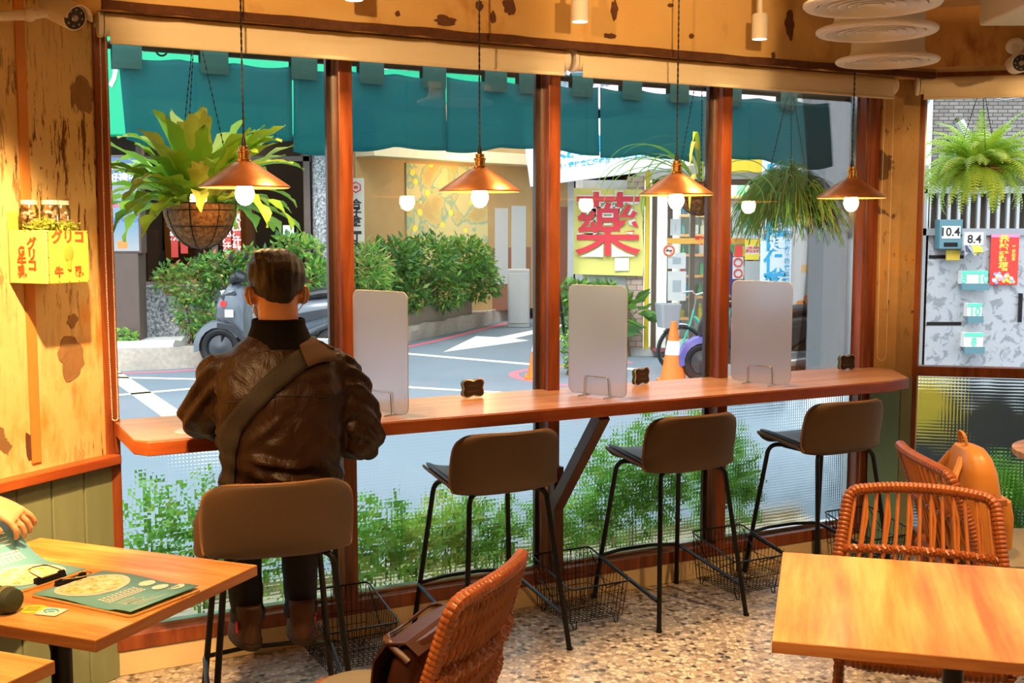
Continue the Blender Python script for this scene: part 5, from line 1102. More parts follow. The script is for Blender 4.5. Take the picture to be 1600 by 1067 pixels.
ms_ = leafcloud([((0, .085, .0), (.085, .075, .022)), ((.04, .12, .01), (.05, .04, .016)), ((-.05, .12, .008), (.03, .04, .014))], 2600, .012, (0, 1), (.5, .5), .8, shell=.1)
mo = ms_.build('moss', [leafmat('moss_green', (.40, .52, .08), .3), leafmat('moss_yellow', (.62, .66, .14), .3)], M=ML @ T(.325, 0, 1.648), smooth=False); tag(mo, 'green moss filling the top of the yellow crate shelf', 'moss', kind='stuff')
def jarglass():
    t = NT('jar_glass'); fr = t.n('Fresnel', IOR=1.45); return t.done(t.n('MixShader', i0=t.math('ADD', t.math('MULTIPLY', fr, .8), .12), i1=t.n('BsdfTransparent', Color=(.97, .97, .95)), i2=t.n('BsdfGlossy', Color=(1, 1, 1), Roughness=.05)))
jg = jarglass()
for x, y, lab in ((.048, .055, 'glass jar of pale sweets on the yellow crate, nearest the camera'), (.012, .11, 'glass jar of pale sweets at the middle of the yellow crate'), (-.052, .09, 'glass jar of pale sweets at the window end of the yellow crate')):
    t = thing('glass_jar', lab, 'jar', ML @ T(.325+x, y, 1.655), 'glass jars on the yellow crate shelf')
    MB().lathe([(.027, 0), (.030, .004), (.030, .055), (.024, .066), (.023, .072)], n=24).build('jar_body', jg, t)
    MB().lathe([(.026, .070), (.026, .084), (.0, .085)], n=24).build('lid', M['white'], t)
    m = MB(); rs = random.Random(int(x*1000)+77)
    for k in range(34): m.ell((rs.uniform(-.019, .019), rs.uniform(-.019, .019), .008+rs.uniform(0, .040)), (.007, .007, .006), k % 3, 7, 5)
    m.build('sweets', [M['white'], pm('sweet_tan', (.72, .50, .30), .5), pm('sweet_pink', (.80, .45, .35), .5)], t)
# ---------------------------------------------------------------- security cameras
def cctv(MX, d, label, arm):
    t = thing('security_camera', label, 'camera', MX, 'white security cameras'); d = Vector(d).normalized(); q = d.to_track_quat('Z', 'Y').to_matrix().to_4x4()
    m = MB(); m.lathe([(.034, -.09), (.040, -.085), (.042, .05), (.040, .055)], n=28, M=q); m.loft([[(.047*math.cos(R(a))*s_, .047*math.sin(R(a))*s_, z) for a in range(0, 181, 15) for s_ in (1,)] + [(.044*math.cos(R(a)), .044*math.sin(R(a)), z) for a in range(180, -1, -15)] for z in (-.085, .082)], M=q @ Matrix.Rotation(R(-0), 4, 'Z')); m.build('housing', M['white'], t)
    f = MB(); f.lathe([(.037, .0555), (.0, .056)], n=28, M=q); fo = f.build('lens_face', M['blackp'], t)
    f = MB()
    for k in range(8): f.lathe([(.004, .0565), (.0, .058)], (.026*math.cos(k*.785), .026*math.sin(k*.785), 0), 8, M=q)
    f.lathe([(.012, .057), (.009, .062), (0, .063)], n=16, M=q); f.build('infrared_lamps', pm('ir_lamp', (.30, .28, .26), .2) if 'ir_lamp' not in bpy.data.materials else bpy.data.materials['ir_lamp'], fo)
    m = MB(); arm = Vector(arm); m.tube([Vector((0, 0, 0)) - d*.04, arm*.45, arm], .016, 12); m.ell(arm*.45, (.022, .022, .022)); n_ = arm.normalized().to_track_quat('Z', 'Y').to_matrix().to_4x4(); m.lathe([(.04, -.014), (.042, -.004), (.042, 0)], n=24, M=Matrix.Translation(arm) @ n_); m.build('mount', M['white'], t)
lc = L(.30, .17, 2.335)
cctv(Matrix.Translation(lc), (.75, -.55, -.35), 'white security camera at the top of the left wall', L(.47, .003, 2.31) - lc)
rc = V(.86, -.30, 2.33) 
cctv(Matrix.Translation(at(1592, 100, 5.40)), (-.20, -.9, -.05), 'white security camera at the right edge above the right blind', Vector((.02, .10, .10)))
# ---------------------------------------------------------------- round air diffusers on drop ducts
for (x, y, z), lab in (((1.146, 3.75, 2.355), 'round white air diffuser nearest the camera, cut by the top edge'), ((1.327, 4.28, 2.36), 'middle one of the three round white air diffusers'), ((1.605, 5.02, 2.36), 'round white air diffuser nearest the corner column')):
    t = thing('air_diffuser', lab, 'air vent', T(x, y, z), 'round white air diffusers on the ceiling'); r = .215
    MB().lathe([(r*.78, .012), (r*.79, .0), (r*.84, -.008), (r*.97, -.006), (r, .0), (r, .008), (r*.96, .013), (r*.76, .018)], n=48, caps=False).build('flange', M['white'], t)
    m = MB()
    for k in range(5): q = r*(.78-.145*k); m.lathe([(q, -.004), (q-.003, -.006), (q-.030, .026), (q-.027, .028), (q, -.004)], n=48, caps=False)
    m.lathe([(r*.10, .0), (0, -.001)], n=24, caps=False); m.build('rings', M['white'], t)
    m = MB(); m.lathe([(r*.80, .014), (r*.74, .03), (r*.70, .045), (r*.70, CZ-z)], n=40, caps=False); m.lathe([(r*.68, .03), (0, .031)], n=32, caps=False); m.build('duct', M['white'], t)
dt = MB(); dt.tube(arcpts([(1.36, 3.86, 2.55), (1.75, 3.9, 2.54), (2.3, 4.0, 2.6)], .2, 6), .125, 24); tag(dt.build('air_duct', M['white']), 'white round air duct running right from the nearest diffuser', 'duct')
ac = thing('air_conditioner', 'white slab-like ceiling air conditioner panel in the top right corner', 'air conditioner', T(2.5, 4.55, 2.50))
MB().bb(-.53, .55, -.42, .42, 0, .12).build('casing', M['white'], ac, bevel=.01); m = MB(); m.bb(-.38, .38, -.28, .28, -.006, 0); m.build('vent_panel', M['blind'], ac, bevel=.004); m = MB()
for sx in (-.4, .4): m.tube([(sx, 0, .12), (sx, 0, CZ-2.5)], .006, 6)
m.build('hanger_rod', M['steel'], ac)
# ---------------------------------------------------------------- tables
def small_table(MX, label, w_, d_, base=True, th=.028, leg=(0, 0), group=None):
    t = thing('dining_table', label, 'table', MX, group)
    o = MB().bb(-w_/2, w_/2, -d_/2, d_/2, .74-th, .7395).build('tabletop', M['table_edge'], t, bevel=.0015); MB().bb(-w_/2+.001, w_/2-.001, -d_/2+.001, d_/2-.001, .7395, .7402).build('top_surface', M['table'], o, smooth=False)
    m = MB(); m.lathe([(.20, 0), (.20, .015), (.05, .05), (.030, .09), (.026, .30), (.034, .33), (.026, .36), (.026, .58), (.030, .60), (.044, .62), (.030, .64), (.028, .68), (.036, .69), (.10, .70), (.10, .712)], (leg[0], leg[1], 0), 24); m.build('pedestal', M['black'], t); return t
LT = T(-1.154, 2.895, 0, R(-21.8)); small_table(LT, 'wooden table at the left with two menus on it', .755, .62, leg=(.03, -.05))
P3 = Matrix.Rotation(R(-21.8), 4, 'Z') @ Vector((-.38, -.31, 0)); q3 = gnd(86, 1032, .74)
small_table(T(q3.x+P3.x, q3.y+P3.y, 0, R(-21.8)), 'wooden table whose corner shows at the bottom left edge', .76, .62)
RT = T(1.13, 2.66, 0, R(-14.5)) ; c_ = gnd(1206, 1001, .74); v2 = Matrix.Rotation(R(-15), 4, 'Z') @ Vector((.38, .365, 0))
M['table2'] = wood('oak_tabletop_across', (.42, .15, .03), (.70, .34, .085), (.86, .54, .19), (11, .8, 9), .33, 1.4, .25, 0, .12)
rt = small_table(T(c_.x+v2.x, c_.y+v2.y, 0, R(-15)), 'large brightly lit wooden table at the lower right', .76, .73, leg=(.05, .1)); 
for ch in bpy.data.objects:
    if ch.parent and ch.parent.parent == rt and ch.name.startswith('top_surface'): ch.data.materials[0] = M['table2']
t = thing('round_table', 'round wooden table edge at the right border before the corner window', 'table', T(2.42, 4.66))
MB().lathe([(0, .71), (.335, .71), (.34, .715), (.34, .738), (.335, .74), (0, .74)], n=48, caps=False).build('tabletop', M['table'], t); MB().lathe([(.2, 0), (.2, .015), (.04, .04), (.03, .6), (.09, .70), (.09, .71)], n=24).build('pedestal', M['black'], t)
# ---------------------------------------------------------------- menus on clipboards
teal = pm('menu_teal', (.14, .42, .52), .45); mwh = pm('menu_white', (.80, .82, .80), .5)
def food():
    t = NT('menu_dish_photo'); v = t.obj(); n = t.noise(v, 60, 4, .6, .6); c = t.ramp(n, [(.34, (.62, .28, .06)), (.44, (.85, .62, .22)), (.55, (.88, .80, .58)), (.7, (.90, .88, .84))]); return t.done(t.bsdf(Base__Color=c, Roughness=.45))
M['food'] = food(); clipb = pm('clipboard_wood', (.66, .36, .12), .5, var=.1)
def menu(MX, label, curl, ln=.345, w_=.235):
    t = thing('menu_board', label, 'menu', MX, 'menus on wooden clipboards'); f = lambda u: curl(u)      # u runs from the clip (0) along the sheet
    MB().prism(rrect(ln, w_, .015, 4), 0, .005).build('clipboard', clipb, t, bevel=.001)
    def pt(a, b, dz=0):                      # a along length -.5..5 of sheet from the clip, b across
        x, z = f(a); return Vector((x, b, z+dz))
    def patch(poly, dz, mt, nm, par=t, smooth=False):
        m = MB(); m.add([pt(a, b, dz) for a, b in poly], [tuple(range(len(poly)))]); return m.build(nm, mt, par, smooth=smooth)
    N = 20; m = MB(); sl = ln*.97; rows = [[pt(sl*i/N, sgn, .0) for sgn in (-w_*.48, w_*.48)] for i in range(N+1)]; gridmesh(m, rows); sh = m.build('menu_sheet', teal, t)
    sd = sh.modifiers.new('thickness', 'SOLIDIFY'); sd.thickness = .0006
    m = MB(); N2 = 12; cx, rx, ry = .085, .085, .095
    for i in range(N2):                      # dish photo and its plate rim, laid on the bent sheet
        a0, a1 = cx-rx+2*rx*i/N2, cx-rx+2*rx*(i+1)/N2; h0 = ry*math.sqrt(max(0, 1-((a0-cx)/rx)**2)); h1 = ry*math.sqrt(max(0, 1-((a1-cx)/rx)**2)); m.add([pt(a0, -h0, .0012), pt(a1, -h1, .0012), pt(a1, h1, .0012), pt(a0, h0, .0012)], [(0, 1, 2, 3)], 0)
        s_ = .86; b0, b1 = cx-rx*s_+2*rx*s_*i/N2, cx-rx*s_+2*rx*s_*(i+1)/N2; g0 = ry*s_*math.sqrt(max(0, 1-((b0-cx)/(rx*s_))**2)); g1 = ry*s_*math.sqrt(max(0, 1-((b1-cx)/(rx*s_))**2)); m.add([pt(b0, -g0, .0018), pt(b1, -g1, .0018), pt(b1, g1, .0018), pt(b0, g0, .0018)], [(0, 1, 2, 3)], 1)
    m.build('dish_picture', [pm('plate_print', (.80, .74, .66), .4), M['food']], sh, smooth=False)
    m = MB(); rs = random.Random(4)
    for k in range(4):
        a = .185+k*.011; nb = 9 if k < 2 else 12
        for j in range(nb): b0 = -.075+.12*j/nb; m.add([pt(a, b0, .0012), pt(a+.007, b0, .0012), pt(a+.007, b0+.008, .0012), pt(a, b0+.008, .0012)], [(0, 1, 2, 3)])
    for k in range(7):
        a = .245+k*.011; l_ = rs.uniform(.04, .10); m.add([pt(a, -.07, .0012), pt(a+.0025, -.07, .0012), pt(a+.0025, -.07+l_, .0012), pt(a, -.07+l_, .0012)], [(0, 1, 2, 3)])
    for (a, b) in ((.19, .08), (.24, .075), (.29, .08)):
        ps = [pt(a+.018*math.cos(q*.7), b+.024*math.sin(q*.7), .0012) for q in range(9)]; m.add(ps, [tuple(range(9))])
    m.build('print', mwh, sh, smooth=False)
    m = MB(); zc = .012; m.prismy([(-.010, zc-.006), (.008, zc-.006), (.003, zc+.006), (-.005, zc+.006)], -.045, .045, M=T(-ln/2+.012, 0)); m.tube([(-ln/2+.012, -.045, zc+.004), (-ln/2+.012, -.030, zc+.004)], .007, 8); m.tube([(-ln/2+.012, .030, zc+.004), (-ln/2+.012, .045, zc+.004)], .007, 8); m.build('clip_spring', M['black'], t)
    m = MB()
    for s in (-1, 1): m.tube(arcpts([(-ln/2+.012, s*.035, zc+.012), (-ln/2+.06, s*.030, zc+.02), (-ln/2+.07, s*.0, zc+.02)], .015, 4), .0018, 6)
    m.build('clip_handle', M['chrome'], t)
flat = lambda u: (-.345*.485+u, .0065+.004*math.sin(u*14)**2+(.004 if u > .28 else 0))
menu(T(-.985, 2.795, .7405, R(-28)), 'clipboard menu lying flat near the right edge of the left table', flat)
def lifted(u):
    if u < .12: return (-.167+u, .0065)
    s = (u-.12); a = min(1.25, s*7.5); return (-.047 + s*math.cos(a*.38), .0065 + s*math.sin(a*.40))
menu(T(-1.33, 2.965, .7405, R(152)), 'clipboard menu whose sheet is lifted by a hand at the left edge', lifted)
c = thing('card', 'round yellow paper card on the left table', 'card', T(*gnd(52, 952, .74).xy, .7405)); MB().lathe([(.030, 0), (.030, .0008), (0, .0009)], n=32).build('paper', pm('card_yellow', (.88, .74, .05), .5), c)
m = MB()
for k in range(4): m.bb(-.018, .014, -.014+k*.009, -.010+k*.009, .0009, .0012)
m.build('print', pm('card_ink', (.12, .25, .05), .5), c, smooth=False)
c = thing('card', 'square white paper card with a blue swirl on the left table', 'card', T(*gnd(80, 957, .74).xy, .7420, R(-15))); MB().bb(-.030, .030, -.026, .026, 0, .0008).build('paper', M['white'], c)
m = MB(); m.tube([(.017*math.cos(a*.35), .011*math.sin(a*.35), .001) for a in range(14)], .0032, 5, flat=.2); m.ell((0, 0, .0008), (.010, .006, .001)); m.build('blue_swirl', pm('swirl_blue', (.05, .45, .75), .5), c)
pg_ = gnd(-8, 962, .74); t = thing('pouch', 'dark green rolled pouch at the left edge of the table', 'pouch', T(pg_.x, pg_.y+.03, .7405, R(-20))); MB().loft([[(x, .035*math.cos(2*math.pi*k/16)*s_, .030+.030*math.sin(2*math.pi*k/16)*s_) for k in range(16)] for x, s_ in ((-.09, .8), (-.08, 1), (.03, 1), (.042, .9), (.048, .6))]).build('pouch_body', pm('dark_olive', (.035, .05, .03), .7), t)
m = MB(); m.tube([(.012, .036*math.cos(a*.4), .030+.031*math.sin(a*.4)) for a in range(16)], .0025, 5, 0, True); m.tube([(.020, .036*math.cos(a*.4), .030+.031*math.sin(a*.4)) for a in range(16)], .0025, 5, 0, True); m.build('cord', pm('olive_cord', (.30, .34, .18), .7), t)
# ---------------------------------------------------------------- rattan chairs
def cane():
    t = NT('glossy_rattan'); v = t.obj(); n = t.noise(v, 18, 4); c = t.mix(n, (.15, .032, .006), (.36, .10, .020)); return t.done(t.bsdf(Base__Color=c, Roughness=.36, **{}))
M['cane'] = cane(); M['cane_lite'] = pm('pale_rattan_rod', (.44, .15, .035), .4, var=.2, scale=30)
M['cushion'] = pm('grey_woven_cushion', (.20, .19, .16), .85, var=.15, scale=120, bump=.2)
def resample(path, step):
    P_ = [Vector(p) for p in path]; out = [P_[0]]; need = step
    for a, b in zip(P_, P_[1:]):
        l_ = (b-a).length; s = 0
        while l_-s >= need: s += need; out.append(a+(b-a)*(s/l_)); need = step
        need -= (l_-s)
    return out
def wrapped(mb, path, r, mi=0, pitch=.014, n=9):
    P_ = resample(path, pitch/4); rr = [r*(1.0 + (.0, .13, .16, .10)[i % 4]) for i in range(len(P_))]; mb.tube(P_, rr, n, mi)
def braid(mb, path, r, mi=0, pitch=.03):
    P_ = resample(path, .006); fr = frames(P_)
    for ph_ in (0, 2.09, 4.19): mb.tube([p + u*math.cos(i*.006/pitch*6.28+ph_)*r*.7 + v*math.sin(i*.006/pitch*6.28+ph_)*r*.7 for i, (p, (u, v)) in enumerate(zip(P_, fr))], r*.62, 6, mi)
def rattan_chair(MX, label, dense=False, sc=1.0, rods=13, hb=.82, wt=.46, wb_=.50):
    t = thing('rattan_chair', label, 'chair', MX @ Matrix.Diagonal((sc, sc, 1, 1)), 'brown rattan chairs')
    zs = .43; yb = -.235
    def bp(u, z): f = max(0, (z-zs)/(hb-zs)); w_ = wb_/2+(wt/2-wb_/2)*f; return Vector((u*w_, yb-.10*f**1.2+.05*abs(u)**2*(1-.3*f)*1.0, z))   # a point of the backrest surface
    loop = arcpts([bp(-1, zs-.03), bp(-1, .55), bp(-1, hb-.07)+Vector((0, 0, .0)), bp(-1, hb), bp(-.5, hb+.012), bp(0, hb+.014), bp(.5, hb+.012), bp(1, hb), bp(1, hb-.07), bp(1, .55), bp(1, zs-.03)], .06, 5)
    m = MB(); wrapped(m, loop, .0165); m.build('back_frame', M['cane'], t)
    if dense:
        m = MB(); N = 34
        for k in range(N):
            u = -.93+1.86*k/(N-1); m.tube([bp(u+.012*math.sin(q*1.9+k*3.1), zs+.02+(hb-.03-zs)*q/16)+Vector((0, .006*math.sin(q*1.6+(k % 2)*3.14), 0)) for q in range(17)], .0062, 5, 0)
        m.build('woven_back', M['cane'], t)
        m = MB()
        for z in (.55, .66): braid(m, [bp(-.98+1.96*q/14, z) + Vector((0, -.004, 0)) for q in range(15)], .018)
        m.build('braided_rail', M['cane'], t)
    else:
        m = MB()
        for k in range(rods):
            u = -.90+1.8*k/(rods-1); m.tube([bp(u, hb-.005), bp(u*.99, .62), bp(u*.96, zs)], .0062, 7)
            if k % 2: m.tube([bp(u, hb-.005), bp(u-.05, .72), bp(u-.02, zs+.17)], .0050, 6)
        m.build('back_rods', M['cane_lite'], t)
        m = MB(); braid(m, [bp(-.98+1.96*q/14, .622) for q in range(15)], .0125); m.build('braided_rail', M['cane'], t)
    rim = [Vector((x, y, zs)) for x, y in rrect(.50, .50, .12, 6)]; m = MB(); P_ = rim + [rim[0]]; wrapped(m, P_, .019); m.build('seat_rim', M['cane'], t)
    m = MB()
    for k in range(22):
        x = -.235+.47*k/21; m.tube([(x, -.235, zs-.004), (x+.01*math.sin(k), 0, zs+.002*(k % 2)), (x, .235, zs-.004)], .0075, 5); y = x; m.tube([(-.235, y, zs-.012), (0, y, zs-.01), (.235, y, zs-.012)], .0075, 5)
    m.build('woven_seat', M['cane'], t)
    m = MB(); m.loft([[(x*s_, y*s_+.0, z) for x, y in rrect(.44, .44, .12, 6)] for z, s_ in ((zs+.006, .92), (zs+.014, 1), (zs+.036, 1.0), (zs+.048, .94), (zs+.052, .7), (zs+.053, .3))]); m.build('seat_cushion', M['cushion'], t)
    for sx in (-1, 1):
        for sy in (-1, 1): m = MB(); wrapped(m, [(sx*.225, sy*.20, zs-.01), (sx*.24, sy*.235, .01)], .014, pitch=.02); m.build('leg', M['cane'], t)
    m = MB(); wrapped(m, [(-.235, .22, .16), (.235, .22, .16)], .010); wrapped(m, [(-.235, -.22, .16), (.235, -.22, .16)], .010)
    for sx in (-1, 1): wrapped(m, [(sx*.235, -.22, .16), (sx*.235, .22, .16)], .010)
    m.build('stretcher', M['cane'], t); return t
rattan_chair(T(1.215, 3.33, 0, R(162.5)), 'rattan chair with upright rods facing us behind the large right table', hb=.80, wt=.44, wb_=.54)
rattan_chair(T(1.87, 4.20, 0, R(-92)), 'rattan chair seen from its side with the tan backpack on its seat', sc=1.15, hb=.80, wt=.50, wb_=.56)
rattan_chair(T(-.33, 2.735, 0, R(68.8)), 'tightly woven rattan chair in the foreground seen from behind its edge', dense=True, hb=.835, wt=.42, wb_=.50)
# ---------------------------------------------------------------- bags
def lump(rings, n=26, p=.75):     # rings of (z, cx, cy, rx, ry)
    return [[(cx+rx*math.copysign(abs(math.cos(2*math.pi*k/n))**p, math.cos(2*math.pi*k/n)), cy+ry*math.copysign(abs(math.sin(2*math.pi*k/n))**p, math.sin(2*math.pi*k/n)), z) for k in range(n)] for z, cx, cy, rx, ry in rings]
tan = pm('tan_leather', (.48, .20, .04), .42, var=.15, scale=8, bump=.15)
bk_ = thing('backpack', 'tan leather backpack standing on the rattan chair seat', 'backpack', T(1.66, 4.09, .487, R(-90)))
MB().loft(lump([(0, 0, 0, .10, .06), (.01, 0, 0, .135, .078), (.10, 0, 0, .145, .085), (.22, 0, 0, .145, .078), (.30, 0, -.005, .135, .068), (.35, 0, -.01, .115, .055), (.38, 0, -.015, .08, .040), (.39, 0, -.02, .03, .02)])).build('main_body', tan, bk_)
MB().loft(lump([(.02, 0, .085, .09, .02), (.03, 0, .09, .11, .034), (.14, 0, .09, .115, .036), (.20, 0, .085, .11, .028), (.21, 0, .08, .09, .015)])).build('front_pocket', tan, bk_)
m = MB(); m.tube(arcpts([(-.03, -.03, .37), (-.028, -.045, .435), (.028, -.045, .435), (.03, -.03, .37)], .03, 5), .008, 8, flat=.5); m.build('top_handle', tan, bk_)
m = MB()
for sx in (-1, 1): m.tube(arcpts([(sx*.05, -.06, .35), (sx*.09, -.11, .26), (sx*.11, -.10, .10), (sx*.12, -.05, .02)], .05, 4), .013, 8, flat=.4)
m.tube([(.10, .05, .02), (.15, .07, -.02), (.20, .02, -.03)], .010, 6, flat=.4); m.build('shoulder_straps', tan, bk_)
m = MB(); m.tube([(.1455*math.cos(a), .082*math.sin(a)-.0, .235+.0*a) for a in [q*.25 for q in range(0, 13)]], .0025, 5); m.tube(arcpts([(-.10, .055, .22), (-.10, .045, .30), (-.05, .035, .355), (.05, .035, .355), (.10, .045, .30), (.10, .055, .22)], .04, 5), .004, 6); m.build('seam', pm('dark_seam', (.25, .09, .02), .5), bk_)
m = MB(); m.bb(.145, .165, .02, .06, .20, .225); m.build('side_tab', pm('brown_tab', (.30, .10, .04), .5), bk_, bevel=.004)
sb = thing('shoulder_bag', 'dark brown leather bag on the foreground rattan chair', 'bag', T(-.205, 2.655, .487, R(68.8)))
lb_ = pm('brown_leather', (.045, .012, .006), .38, var=.3, scale=10, bump=.15)
MB().loft(lump([(0, 0, 0, .12, .045), (.01, 0, 0, .15, .06), (.10, 0, 0, .155, .062), (.18, 0, -.01, .15, .05), (.215, 0, -.02, .14, .03), (.225, 0, -.022, .12, .018)])).build('body', lb_, sb)
MB().loft([[(x, y, z) for x in (-.15, .15)] + [(x, y-.004, z-.004) for x in (.15, -.15)] for y, z in ((-.05, .21), (-.02, .232), (.03, .225), (.062, .18), (.072, .10), (.068, .06))]).build('flap', lb_, sb)
m = MB(); m.tube(arcpts([(-.15, -.03, .19), (-.14, .04, .235), (0, .075, .20), (.14, .04, .235), (.15, -.03, .19)], .06, 5), .009, 8, flat=.5); m.build('strap', lb_, sb); MB().tube(arcpts([(-.02, .076, .11), (.02, .076, .11), (.02, .076, .07), (-.02, .076, .07)], .006, 3, True), .0025, 6, 0, True).build('buckle', M['chrome'], sb)
# paper on the counter beside the person
pp_ = thing('paper_slip', 'pale blue rounded paper slip at the counter edge beside the seated person', 'paper', MW @ T(-.845, -.335, .9505, R(-20))); MB().prism(rrect(.16, .11, .04), 0, .002).build('sheet', pm('pale_blue_paper', (.45, .55, .60), .5), pp_)
# ---------------------------------------------------------------- people
from mathutils.bvhtree import BVHTree
def organic(mb, voxel, name, mats, parent, disp=None, smooth=6, M_=None):
    me = mb.mesh(name); o = bpy.data.objects.new('tmp', me); COL.objects.link(o)
    bm = bmesh.new(); bm.from_mesh(me); bmesh.ops.recalc_face_normals(bm, faces=bm.faces); bm.to_mesh(me); bm.free()
    r = o.modifiers.new('r', 'REMESH'); r.mode = 'VOXEL'; r.voxel_size = voxel; s = o.modifiers.new('s', 'SMOOTH'); s.iterations = smooth; s.factor = .6
    dg = bpy.context.evaluated_depsgraph_get(); out = bpy.data.meshes.new_from_object(o.evaluated_get(dg)); bpy.data.objects.remove(o); out.name = name
    if disp:
        out.update(); ns = [v.normal.copy() for v in out.vertices]
        for v, n_ in zip(out.vertices, ns): v.co = v.co + n_*disp(v.co, n_)
    out.materials.clear()
    for q in (mats if isinstance(mats, (list, tuple)) else [mats]): out.materials.append(q)
    out.polygons.foreach_set('use_smooth', [True]*len(out.polygons)); out.update()
    o = bpy.data.objects.new(name, out); COL.objects.link(o)
    if parent is not None: o.parent = parent
    if M_ is not None: o.matrix_local = M_
    return o
def limb(mb, pts, rs, n=14, flat=1): mb.tube(resample_r(pts, rs)[0], resample_r(pts, rs)[1], n, flat=flat)
def resample_r(pts, rs, k=6):
    P_ = [Vector(p) for p in pts]; Q = [P_[0]]+P_+[P_[-1]]; q = [rs[0]]+list(rs)+[rs[-1]]; oP, oR = [], []
    for i in range(1, len(Q)-2):
        for j in range(k):
            t = j/k; f = lambda a, b, c, d: .5*((2*b)+(-a+c)*t+(2*a-5*b+4*c-d)*t*t+(-a+3*b-3*c+d)*t**3)
            oP.append(f(*Q[i-1:i+3])); oR.append(max(.002, f(*q[i-1:i+3])))
    return oP+[P_[-1]], oR+[rs[-1]]
def skin_mat():
    t = NT('skin'); n = t.noise(t.obj(), 20, 3); c = t.mix(n, (.58, .27, .13), (.68, .34, .18)); b = t.bsdf(Base__Color=c, Roughness=.5); b.inputs['Subsurface Weight'].default_value = .12; b.inputs['Subsurface Radius'].default_value = (.01, .004, .002); return t.done(b)
M['skin'] = skin_mat()
def hand(mb, wrist, dirv, up, side, s=1.0, curl=.6, spread=.10):
    """palm, four unequal bent fingers and a thumb leaving the side of the palm near its base"""
    w_ = Vector(wrist); f = Vector(dirv).normalized(); u = (Vector(up) - f*Vector(up).dot(f)).normalized(); r = f.cross(u)*side
    P_ = lambda a, b, c: w_ + f*a*s + r*b*s + u*c*s
    rings = []
    for a, hw, ht in ((-.01, .026, .019), (.01, .028, .018), (.035, .036, .017), (.060, .041, .015), (.082, .041, .013), (.092, .036, .010)): rings.append([P_(a, hw*math.cos(2*math.pi*k/12), ht*math.sin(2*math.pi*k/12)) for k in range(12)])
    mb.loft(rings)
    for b, ln, cc in ((-.031, .058, 1.15), (-.0105, .070, 1.0), (.0105, .075, 1.0), (.031, .068, .9)):
        p = P_(.080, b, 0); a_ = 0; pts = [P_(.06, b*.9, 0), p]; d = f + r*(b/.031)*spread
        for seg, kk in ((.46, .55), (.30, .9), (.24, .75)):
            a_ += curl*kk*cc; dd = (d*math.cos(a_) - u*math.sin(a_)).normalized(); p = p + dd*ln*seg*s; pts.append(p)
        mb.tube(pts, [.0095*s, .0092*s, .0085*s, .0078*s, .0062*s][:len(pts)], 10)
    pts = [P_(.012, -.022, -.004), P_(.035, -.044, -.012), P_(.060, -.052, -.022), P_(.078, -.046, -.032)]; mb.tube(pts, [.013*s, .0115*s, .0098*s, .0075*s], 10)

PS = T(-.772, 3.650, 0, R(18)); CX = .030; OX = Matrix.Translation((CX, 0, 0))
person = thing('person', 'seated person in a brown jacket seen from behind at the window counter', 'person', PS @ OX)
b = MB()
# head, neck
hd = Matrix.Translation((0, .040, 1.452)) @ Matrix.Rotation(R(-10), 4, 'X')
rings = []
for z, rx, ry, oy in ((-.112, .030, .045, .035), (-.095, .048, .070, .020), (-.06, .062, .086, .008), (-.02, .071, .094, 0), (.02, .076, .098, -.002), (.055, .073, .094, -.004), (.085, .060, .078, -.006), (.105, .038, .050, -.008), (.114, .012, .016, -.008)): rings.append([hd @ Vector((rx*math.cos(2*math.pi*k/24), oy+ry*math.sin(2*math.pi*k/24), z)) for k in range(24)])
b.loft(rings)
b.ell((0, .142, 1.432), (.014, .022, .024)); b.ell((0, .122, 1.392), (.024, .014, .008)); b.ell((0, .120, 1.383), (.02, .013, .007))
limb(b, [(0, -.005, 1.22), (0, .0, 1.31), (0, .010, 1.38), (0, .018, 1.42)], [.085, .066, .064, .062], 18)
for s in (-1, 1):     # ears
    e = Matrix.Translation((s*.083, .030, 1.432)) @ Matrix.Rotation(s*R(30), 4, 'Z'); b.ell((0, 0, 0), (.010, .020, .034), M=e); b.ell((s*.008, -.008, .006), (.007, .018, .030), M=e)
# trunk, arms, legs
b.loft([[(rx*math.cos(2*math.pi*k/20), y+ry*math.sin(2*math.pi*k/20), z) for k in range(20)] for z, rx, ry, y in ((.665, .16, .12, .0), (.74, .165, .125, -.01), (.90, .145, .10, -.015), (1.05, .165, .105, -.01), (1.14, .165, .095, -.01), (1.21, .11, .07, .0), (1.26, .06, .055, .0))])
AL = [(-.13, -.01, 1.16), (-.215, .05, 1.09), (-.225, .13, 1.010), (-.11, .30, 1.000), (-.04, .36, 1.01)]; AR = [(.13, -.01, 1.16), (.222, -.01, 1.08), (.255, .02, 1.0), (.17, .26, .995), (.10, .34, 1.01)]
for A_ in (AL, AR): limb(b, A_, [.052, .047, .040, .030, .026])
hand(b, (-.04, .36, 1.01), (.5, .8, .1), (0, -.1, 1), -1, .95); hand(b, (.10, .34, 1.01), (-.4, .9, .1), (0, -.1, 1), 1, .95)
LL = [(-.085, .0, .72), (-.10, .22, .715), (-.105, .40, .68), (-.10, .355, .50), (-.092, .30, .30), (-.092, .285, .255)]; LR = [(x*-1, y, z) for x, y, z in LL]
for A_ in (LL, LR): limb(b, A_, [.085, .072, .058, .052, .038, .026])
for s in (-1, 1): limb(b, [(s*.092, .27, .245), (s*.094, .33, .242), (s*.096, .41, .236)], [.026, .020, .014])
body = organic(b, .0065, 'body', M['skin'], person, smooth=4)
m = MB()
for s in (-1, 1): m.ell((s*.030, .128, 1.462), (.013, .008, .008))
m.build('eyes', [pm('eye_white', (.75, .73, .70), .2)], person)
